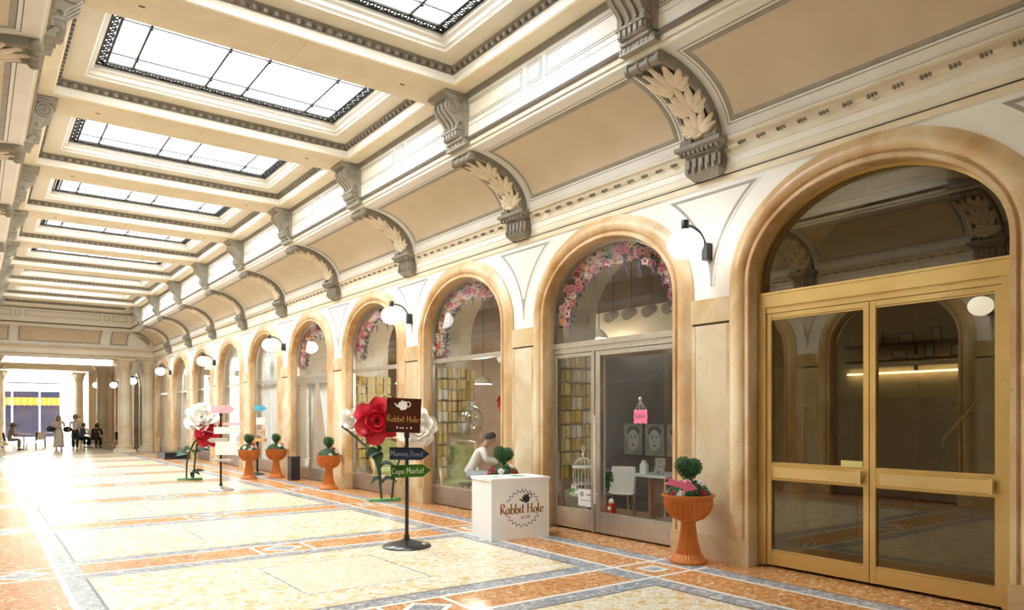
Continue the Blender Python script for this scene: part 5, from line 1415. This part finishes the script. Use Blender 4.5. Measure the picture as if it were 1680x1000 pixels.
# ================================================================== people
def skin_mesh(name, pts, edges, mats_, sub=2):
    names = list(pts); me = bpy.data.meshes.new(name+'_s')
    me.from_pydata([pts[k][0] for k in names], [(names.index(a_), names.index(b_)) for a_, b_ in edges], [])
    o = bpy.data.objects.new(name+'_s', me); COL.objects.link(o)
    md = o.modifiers.new('s', 'SKIN'); md.use_smooth_shade = True; md.branch_smoothing = .4
    if not me.skin_vertices: 
        bpy.context.view_layer.objects.active = o; bpy.ops.mesh.customdata_skin_add()
    for i, k in enumerate(names):
        r = pts[k][1]; me.skin_vertices[0].data[i].radius = r if isinstance(r, tuple) else (r, r)
        me.skin_vertices[0].data[i].use_root = (i == 0)
    s = o.modifiers.new('u', 'SUBSURF'); s.levels = sub; s.render_levels = sub
    dg = bpy.context.evaluated_depsgraph_get(); dg.update()
    out = bpy.data.meshes.new_from_object(o.evaluated_get(dg)); bpy.data.objects.remove(o); out.name = name
    out.materials.clear()
    for m in mats_: out.materials.append(m)
    for p in out.polygons: p.use_smooth = True; p.material_index = 0
    return out
def join_into(me, mb, m_off=0):
    bm = bmesh.new(); bm.from_mesh(me); vs = [bm.verts.new(p) for p in mb.V]
    for f, k in zip(mb.F, mb.M):
        try: fc = bm.faces.new([vs[i] for i in f]); fc.material_index = k+m_off; fc.smooth = True
        except ValueError: pass
    bm.to_mesh(me); bm.free()
def person(lab, loc, rz, J, top, bottom, hair_m, hair_len=.2, hat=None, shoes=None, sleeves=True, skirt=None, grp=None, sub=1):
    """J: joint dict (metres, facing -y). Body is one skinned mesh with a modelled head; clothing and hair are children."""
    t = thing('person', lab, 'person', loc, rz, grp)
    V = lambda k: Vector(J[k])
    pts = {'pelvis': (J['pelvis'], .10), 'waist': (J['waist'], (.12,.085)), 'chest': (J['chest'], (.135,.095)), 'neck': (J['neck'], .05), 'skull': (J['head'], .06)}
    ed = [('pelvis','waist'),('waist','chest'),('chest','neck'),('neck','skull')]
    for s in 'LR':
        pts.update({'sh'+s: (J['sh'+s], .05), 'el'+s: (J['el'+s], .036), 'wr'+s: (J['wr'+s], .024), 'hp'+s: (J['hp'+s], .085), 'kn'+s: (J['kn'+s], .055), 'an'+s: (J['an'+s], .035), 'to'+s: (J['to'+s], .028)})
        ed += [('chest','sh'+s),('sh'+s,'el'+s),('el'+s,'wr'+s),('pelvis','hp'+s),('hp'+s,'kn'+s),('kn'+s,'an'+s),('an'+s,'to'+s)]
        d = (V('wr'+s)-V('el'+s)).normalized(); sd = d.orthogonal().normalized(); sd = (Vector((0,1,0)) - d*d.y).normalized() if abs(d.y) < .9 else sd
        palm = V('wr'+s)+d*.055; pts['pm'+s] = (palm, (.030,.017)); ed.append(('wr'+s,'pm'+s)); nrm = d.cross(sd)
        for q, (off, L) in enumerate(((-.030,.055),(-.010,.072),(.010,.078),(.029,.068))):
            a1 = palm+sd*off*1.1+d*.03; a2 = a1+d*L*.55+nrm*.010*(1 if s == 'L' else -1); a3 = a2+d*L*.45+nrm*.02*(1 if s == 'L' else -1)
            for w, p_, r in ((1,a1,.0095),(2,a2,.0085),(3,a3,.007)): pts['f%s%d%d' % (s,q,w)] = (p_, r)
            ed += [('pm'+s,'f%s%d1' % (s,q)),('f%s%d1' % (s,q),'f%s%d2' % (s,q)),('f%s%d2' % (s,q),'f%s%d3' % (s,q))]
        th1 = V('wr'+s)+d*.03-sd*.04; th2 = th1+d*.04-sd*.018
        pts['t1'+s] = (th1, .010); pts['t2'+s] = (th2, .0085); ed += [('wr'+s,'t1'+s),('t1'+s,'t2'+s)]
    me = skin_mesh('body', pts, ed, [M['skin'], M['hair_dark'], M['crimson']], sub)
    h = V('head'); hd = MB(); fw = Vector(J.get('look', (0,-1,0))).normalized(); up = Vector(J.get('hup', (0,0,1))); rt = fw.cross(up).normalized(); up = rt.cross(fw)
    W = lambda a_, b_, c_: h + rt*a_ + fw*b_ + up*c_
    def hfn(u, w):
        th, ph = 2*pi*u, -pi/2+pi*w; x, y, z = cos(ph)*cos(th), cos(ph)*sin(th), sin(ph)
        k = 1-.20*max(0,-z)**1.5
        return W(x*.076*k, y*.092*(1-.05*max(0,-z)), z*.115)
    hd.grid(hfn, 20, 14, 0, cu=True)
    hd.grid(lambda u, w: W((w-.5)*.026*(.4+.6*u), .086+.024*u*sin(pi*min(1,max(.0,1-abs(w-.5)*1.2))), .018-.045*u), 4, 4, 0)
    for s in (-1,1):
        c_ = W(s*.031,.083,.012); hd.ball(c_, .011, .008, .008, 8, 6, 1); c_ = W(s*.078,0,-.01); hd.ball(c_, .010, .018, .026, 8, 6, 0); c_ = W(s*.031,.088,.034); hd.ball(c_, .018, .006, .005, 8, 4, 1)
    c_ = W(0,.085,-.052); hd.ball(c_, .024, .008, .008, 8, 6, 2)
    join_into(me, hd); link('body', me, t)
    # hair: a cap plus a fall down the neck
    mb = MB()
    def hair(u, w):
        th, ph = 2*pi*u, -.35+1.92*w; x, y, z = cos(ph)*cos(th), cos(ph)*sin(th), sin(ph); fr = max(0, y)
        p = W(x*.088, y*.10-.012-.02*(fr*(z < .45)), z*.126+.012)
        return p
    mb.grid(lambda u, w: hair(u, w) if not (sin(2*pi*u) > .35 and w < .42) else W(cos(2*pi*u)*.08, .05, .07), 24, 10, 0, cu=True)
    if hair_len: mb.grid(lambda u, w: W(.10*cos(pi*(u*1.3-.15))*1.0, -.03-.07*sin(pi*u), .05-(hair_len+.05)*w+.02*sin(u*20)*w), 16, 6)
    mb.build('hair', hair_m, t, True, 180)
    if hat:
        mb = MB(); a_ = [(.235,.035),(.23,.045),(.10,.06),(.098,.10),(.09,.15),(.05,.175),(0.001,.178)]
        rings = [[mb.v(W(r*cos(2*pi*q/24), r*sin(2*pi*q/24), z-.02*sin(4*pi*q/24)*(r > .15))) for q in range(24)] for r, z in a_]
        for k in range(len(a_)-1):
            for q in range(24): mb.f((rings[k][q],rings[k][(q+1)%24],rings[k+1][(q+1)%24],rings[k+1][q]))
        mb.build('hat', hat, t, True, 60)
    def cloth(name, keys, edges, mt, grow): 
        pp = {k: (pts[k][0], tuple(x*1.0+grow for x in (pts[k][1] if isinstance(pts[k][1], tuple) else (pts[k][1],)*2))) for k in keys}
        link(name, skin_mesh(name, pp, edges, [mt], sub), t)
    ks = ['waist','chest','pelvis']; es = [('waist','chest'),('pelvis','waist')]
    if sleeves:
        for s in 'LR':
            pts['me'+s] = ((V('sh'+s)*.25+V('el'+s)*.75) if sleeves == 'short' else V('wr'+s)*.9+V('el'+s)*.1, .036 if sleeves != 'short' else .043); ks += ['sh'+s] + ([] if sleeves == 'short' else ['el'+s]) + ['me'+s]
            es += [('chest','sh'+s)] + ([('sh'+s,'me'+s)] if sleeves == 'short' else [('sh'+s,'el'+s),('el'+s,'me'+s)])
    cloth('top', ks, es, top, .016)
    if skirt: 
        mb = MB(); mb.grid(skirt, 28, 12, 0, cu=True); mb.build('skirt', bottom, t, True, 180)
    else:
        ks, es = ['pelvis','waist'], [('pelvis','waist')]
        for s in 'LR': 
            pts['hm'+s] = (V('an'+s)*.85+V('kn'+s)*.15, .045); ks += ['hp'+s,'kn'+s,'hm'+s]; es += [('pelvis','hp'+s),('hp'+s,'kn'+s),('kn'+s,'hm'+s)]
        cloth('trousers', ks, es, bottom, .016)
    for s in 'LR':
        mb = MB(); c_ = (V('an'+s)+V('to'+s))*.5; d = (V('to'+s)-V('an'+s)); d.z = 0; d.normalize(); x_ = Vector((-d.y, d.x, 0))
        lo = min(J['an'+s][2], J['to'+s][2])-.035
        def sh_(u, w): 
            th = 2*pi*u; k = sin(pi*min(1,w*.5+.02))
            return Vector((c_.x, c_.y, lo)) + d*(.145*cos(th)*(1-.35*w*(cos(th) > 0)) + .01) + x_*.045*sin(th) + Vector((0,0,.01+.075*w*(1-.4*(cos(th) > 0)))) if w < 1 else Vector((c_.x,c_.y,lo+.06)) - d*.05
        mb.grid(sh_, 16, 4, 0, cu=True); mb.build('shoe', shoes or M['black'], t, True, 60)
    return t
def standing(stride=.12, k=1.0):
    return {'pelvis': (0,0,.93), 'waist': (0,-.005,1.06), 'chest': (0,0,1.25), 'neck': (0,0,1.42), 'head': (0,-.015,1.535),
     'shL': (.165,0,1.37), 'shR': (-.165,0,1.37), 'elL': (.225,.02,1.12), 'elR': (-.225,.03,1.12), 'wrL': (.21,-.16,.99), 'wrR': (-.21,-.14,.97),
     'hpL': (.088,0,.87), 'hpR': (-.088,0,.87), 'knL': (.085,-.09*stride/.12,.48), 'knR': (-.085,.02,.48), 'anL': (.075,-stride,.075), 'anR': (-.075,stride*1.2,.10), 'toL': (.075,-stride-.13,.035), 'toR': (-.08,stride*1.2-.12,.035)}
def seated(lean=0.0):
    return {'pelvis': (0,0,.52), 'waist': (0,-.01-lean*.2,.66), 'chest': (0,-.02-lean*.55,.86), 'neck': (0,-.03-lean*.9,1.03), 'head': (0,-.06-lean*1.1,1.145),
     'shL': (.165,-.02-lean*.85,.98), 'shR': (-.165,-.02-lean*.85,.98), 'elL': (.23,-.08-lean*.8,.74), 'elR': (-.23,-.08-lean*.8,.74), 'wrL': (.13,-.30-lean*.9,.72), 'wrR': (-.13,-.30-lean*.9,.72),
     'hpL': (.09,-.02,.50), 'hpR': (-.09,-.02,.50), 'knL': (.10,-.42,.50), 'knR': (-.10,-.42,.50), 'anL': (.10,-.40,.075), 'anR': (-.10,-.40,.075), 'toL': (.10,-.53,.035), 'toR': (-.10,-.53,.035)}
# woman in the cream dress
J = standing(.14); J['wrL'] = (.06,-.22,1.14); J['elL'] = (.23,-.04,1.14); J['wrR'] = (-.07,-.20,1.10); J['elR'] = (-.24,-.03,1.13)
def skirt1(u, w):
    th = 2*pi*u; z = 1.06-.90*w; r = .125+.06*min(1,w*3)+.03*w
    return ((r+.02*w*sin(th*5))*cos(th)*1.0, -.02+(r*.72+.05*w)*sin(th)+.02*w*cos(th*3), z + (.0 if not (th > 4.3 and th < 5.0 and w > .6) else .25*(w-.6)))
wom = person('woman walking in a long cream dress with a dark shoulder bag, loose brown hair', (3.24, 40.6, 0), radians(6), J, M['cloth_cream'], M['cloth_cream'], M['hair_brown'], .30, None, M['hair_brown'], 'short', skirt1, 'two women walking in')
J = standing(.10); J['wrL'] = (.05,-.24,1.02); J['wrR'] = (-.27,-.08,.92)
hatw = person('woman walking in a brown brimmed hat, pale top and dark trousers', (3.86, 40.1, 0), radians(-4), J, mat('grey_white_cloth', (.60,.58,.56), .85), M['cloth_navy'], M['hair_dark'], .06, M['straw'], M['black'], 'short', None, 'two women walking in')
def bag(x, y, z, lab, mt):
    t = thing('shoulder_bag', lab, 'bag', (x, y, z)); mb = MB(); mb.ball((0,0,0), .19, .08, .13, 16, 10, dis=lambda d: .08*abs(d.z)); mb.build('body', mt, t, True, 180)
    mb = MB(); mb.tube([(-.12,0,.08),(-.06,.0,.35),(.06,.02,.46),(.10,.02,.36),(.12,0,.08)], .012, 6); mb.build('strap', mt, t, True)
bag(2.94, 40.72, 1.02, 'dark shoulder bag hanging at the side of the woman in the cream dress', mat('dark_teal_bag', (.02,.045,.05), .6))
bag(3.56, 40.2, 1.0, 'dark bag on the shoulder of the woman in the brown hat', M['cloth_navy'])
# bending person in the shop
J = seated(.30); J['elL'] = (.26,-.32,.78); J['elR'] = (-.26,-.32,.78); J['look'] = (0,-.8,-.6)
person('person in a white shirt bending over a table inside the shop, behind the counter', (7.10, 11.0, .06), radians(53), J, M['cloth_white'], M['denim'], M['hair_dark'], .05)
t = thing('stool', 'low dark stool under the bending person inside the shop', 'stool', (7.10, 11.0, .015))
mb = MB(); mb.lathe([(.16,.37),(.17,.38),(.17,.40),(.16,.41)], seg=24); mb.build('seat', M['dark_wood'], t, True, 40)
for k in range(3): mb = MB(); mb.tube([(.15*cos(k*2.1),.15*sin(k*2.1),0),(.10*cos(k*2.1),.10*sin(k*2.1),.37)], .016, 8); mb.build('leg', M['dark_wood'], t, True)
# seated people in the porch
seats = [(1.35,42.4,radians(78),M['cloth_tan'],M['cloth_tan'],'seated person in tan with a brimmed hat at the far left edge',M['straw'],.1),
         (4.35,42.9,radians(60),M['cloth_blue'],M['cloth_navy'],'seated person in blue just behind the woman in the hat',None,0),
         (4.95,42.0,radians(160),M['cloth_navy'],M['cloth_navy'],'seated person in black with their back turned, by the shadowed column',None,.1),
         (4.6,44.4,radians(20),M['cloth_white'],M['cloth_navy'],'seated person in a pale top facing the gallery at the porch table',None,0),
         (5.95,41.3,radians(120),M['cloth_blue'],M['cloth_navy'],'seated person in blue between the two big columns',None,0)]
for x, y, rz, tp, bt, l, ht, hl in seats:
    person(l, (x, y, 0), rz, seated(.10), tp, bt, M['hair_dark'], hl, ht, None, True, None, 'people seated in the porch')
    shell_chair(x, y, rz, 'dark chair under the '+l.replace('seated ', ''), 'chairs in the porch', M['black'], 0)
shell_chair(2.25, 42.6, radians(-95), 'dark empty chair with bright seat beside the person in tan', 'chairs in the porch', M['black'], 0)
shell_chair(2.75, 44.5, radians(180), 'white chair behind the empty dark chair near the far street', 'chairs in the porch', M['white'], 0)
def cafe_table(x, y, lab):
    t = thing('cafe_table', lab, 'table', (x, y, 0), 0, 'cafe tables in the porch'); mb = MB(); mb.lathe([(.36,.72),(.37,.73),(.37,.745),(.36,.75)], seg=28); mb.build('tabletop', M['white'], t, True, 40)
    mb = MB(); mb.tube([(0,0,.02),(0,0,.72)], .03, 10); mb.build('column', M['steel'], t, True); mb = MB(); mb.lathe([(.22,0),(.21,.02),(.04,.04)], seg=20); mb.build('base', M['steel'], t, True, 40)
cafe_table(2.0, 43.6, 'white round table between the person in tan and the street')
cafe_table(3.1, 46.6, 'white round table out near the bright street'); cafe_table(4.45, 43.6, 'round table at the group seated left of the shadowed column')
EXPOSURE = 1.95
# unseen block added above the near roof to shade the nearest skylights
mb = MB(); mb.box(-30, 40, P(-2), 5.4, 6.85, 24); st(mb.build('wall_courtyard', M['cream']))
# ================================================================== light and camera
W_ = bpy.data.worlds.new('sky'); S.world = W_; W_.use_nodes = True; t = W_.node_tree; bg = t.nodes['Background']
tc = N(t, 'ShaderNodeTexCoord'); sp = N(t, 'ShaderNodeSeparateXYZ'); t.links.new(tc.outputs['Generated'], sp.inputs[0])
t.links.new(ramp(t, sp.outputs['Z'], [(0, (.78,.84,.90)), (.5, (.88,.95,1)), (1, (.92,.98,1))]), bg.inputs['Color'])
bg.inputs['Strength'].default_value = 6.5
def portal(name, loc, rot, sx, sy):
    l = bpy.data.lights.new(name, 'AREA'); l.shape = 'RECTANGLE'; l.size = sx; l.size_y = sy; l.cycles.is_portal = True
    o = bpy.data.objects.new(name, l); COL.objects.link(o); o.location = loc; o.rotation_euler = rot
for b in SKYB: portal('skylight_portal', (CXG, YC(b), 6.62), (0,0,0), 3.4, 1.9)
portal('street_portal', (CXG, 50.9, 2.3), (radians(90),0,pi), 9, 4.6)
C = S.cycles
C.use_denoising = True
C.max_bounces = 10; C.diffuse_bounces = 6; C.glossy_bounces = 4; C.transparent_max_bounces = 24; C.transmission_bounces = 6
C.sample_clamp_indirect = 6; C.caustics_reflective = False; C.caustics_refractive = False
S.view_settings.view_transform = 'Standard'; S.view_settings.look = 'None'; S.view_settings.gamma = 1; S.view_settings.use_curve_mapping = False
S.view_settings.exposure = EXPOSURE
F_, TH_ = 1203.38, radians(36.27)
cam = bpy.data.cameras.new('camera'); cam.sensor_width = 36; cam.sensor_fit = 'HORIZONTAL'; cam.lens = F_/1680*36; cam.shift_y = 183/1680; cam.clip_start = .02; cam.clip_end = 300
co = bpy.data.objects.new('camera', cam); COL.objects.link(co); co.location = (0,0,1.6); co.rotation_euler = (pi/2, 0, -TH_); S.camera = co
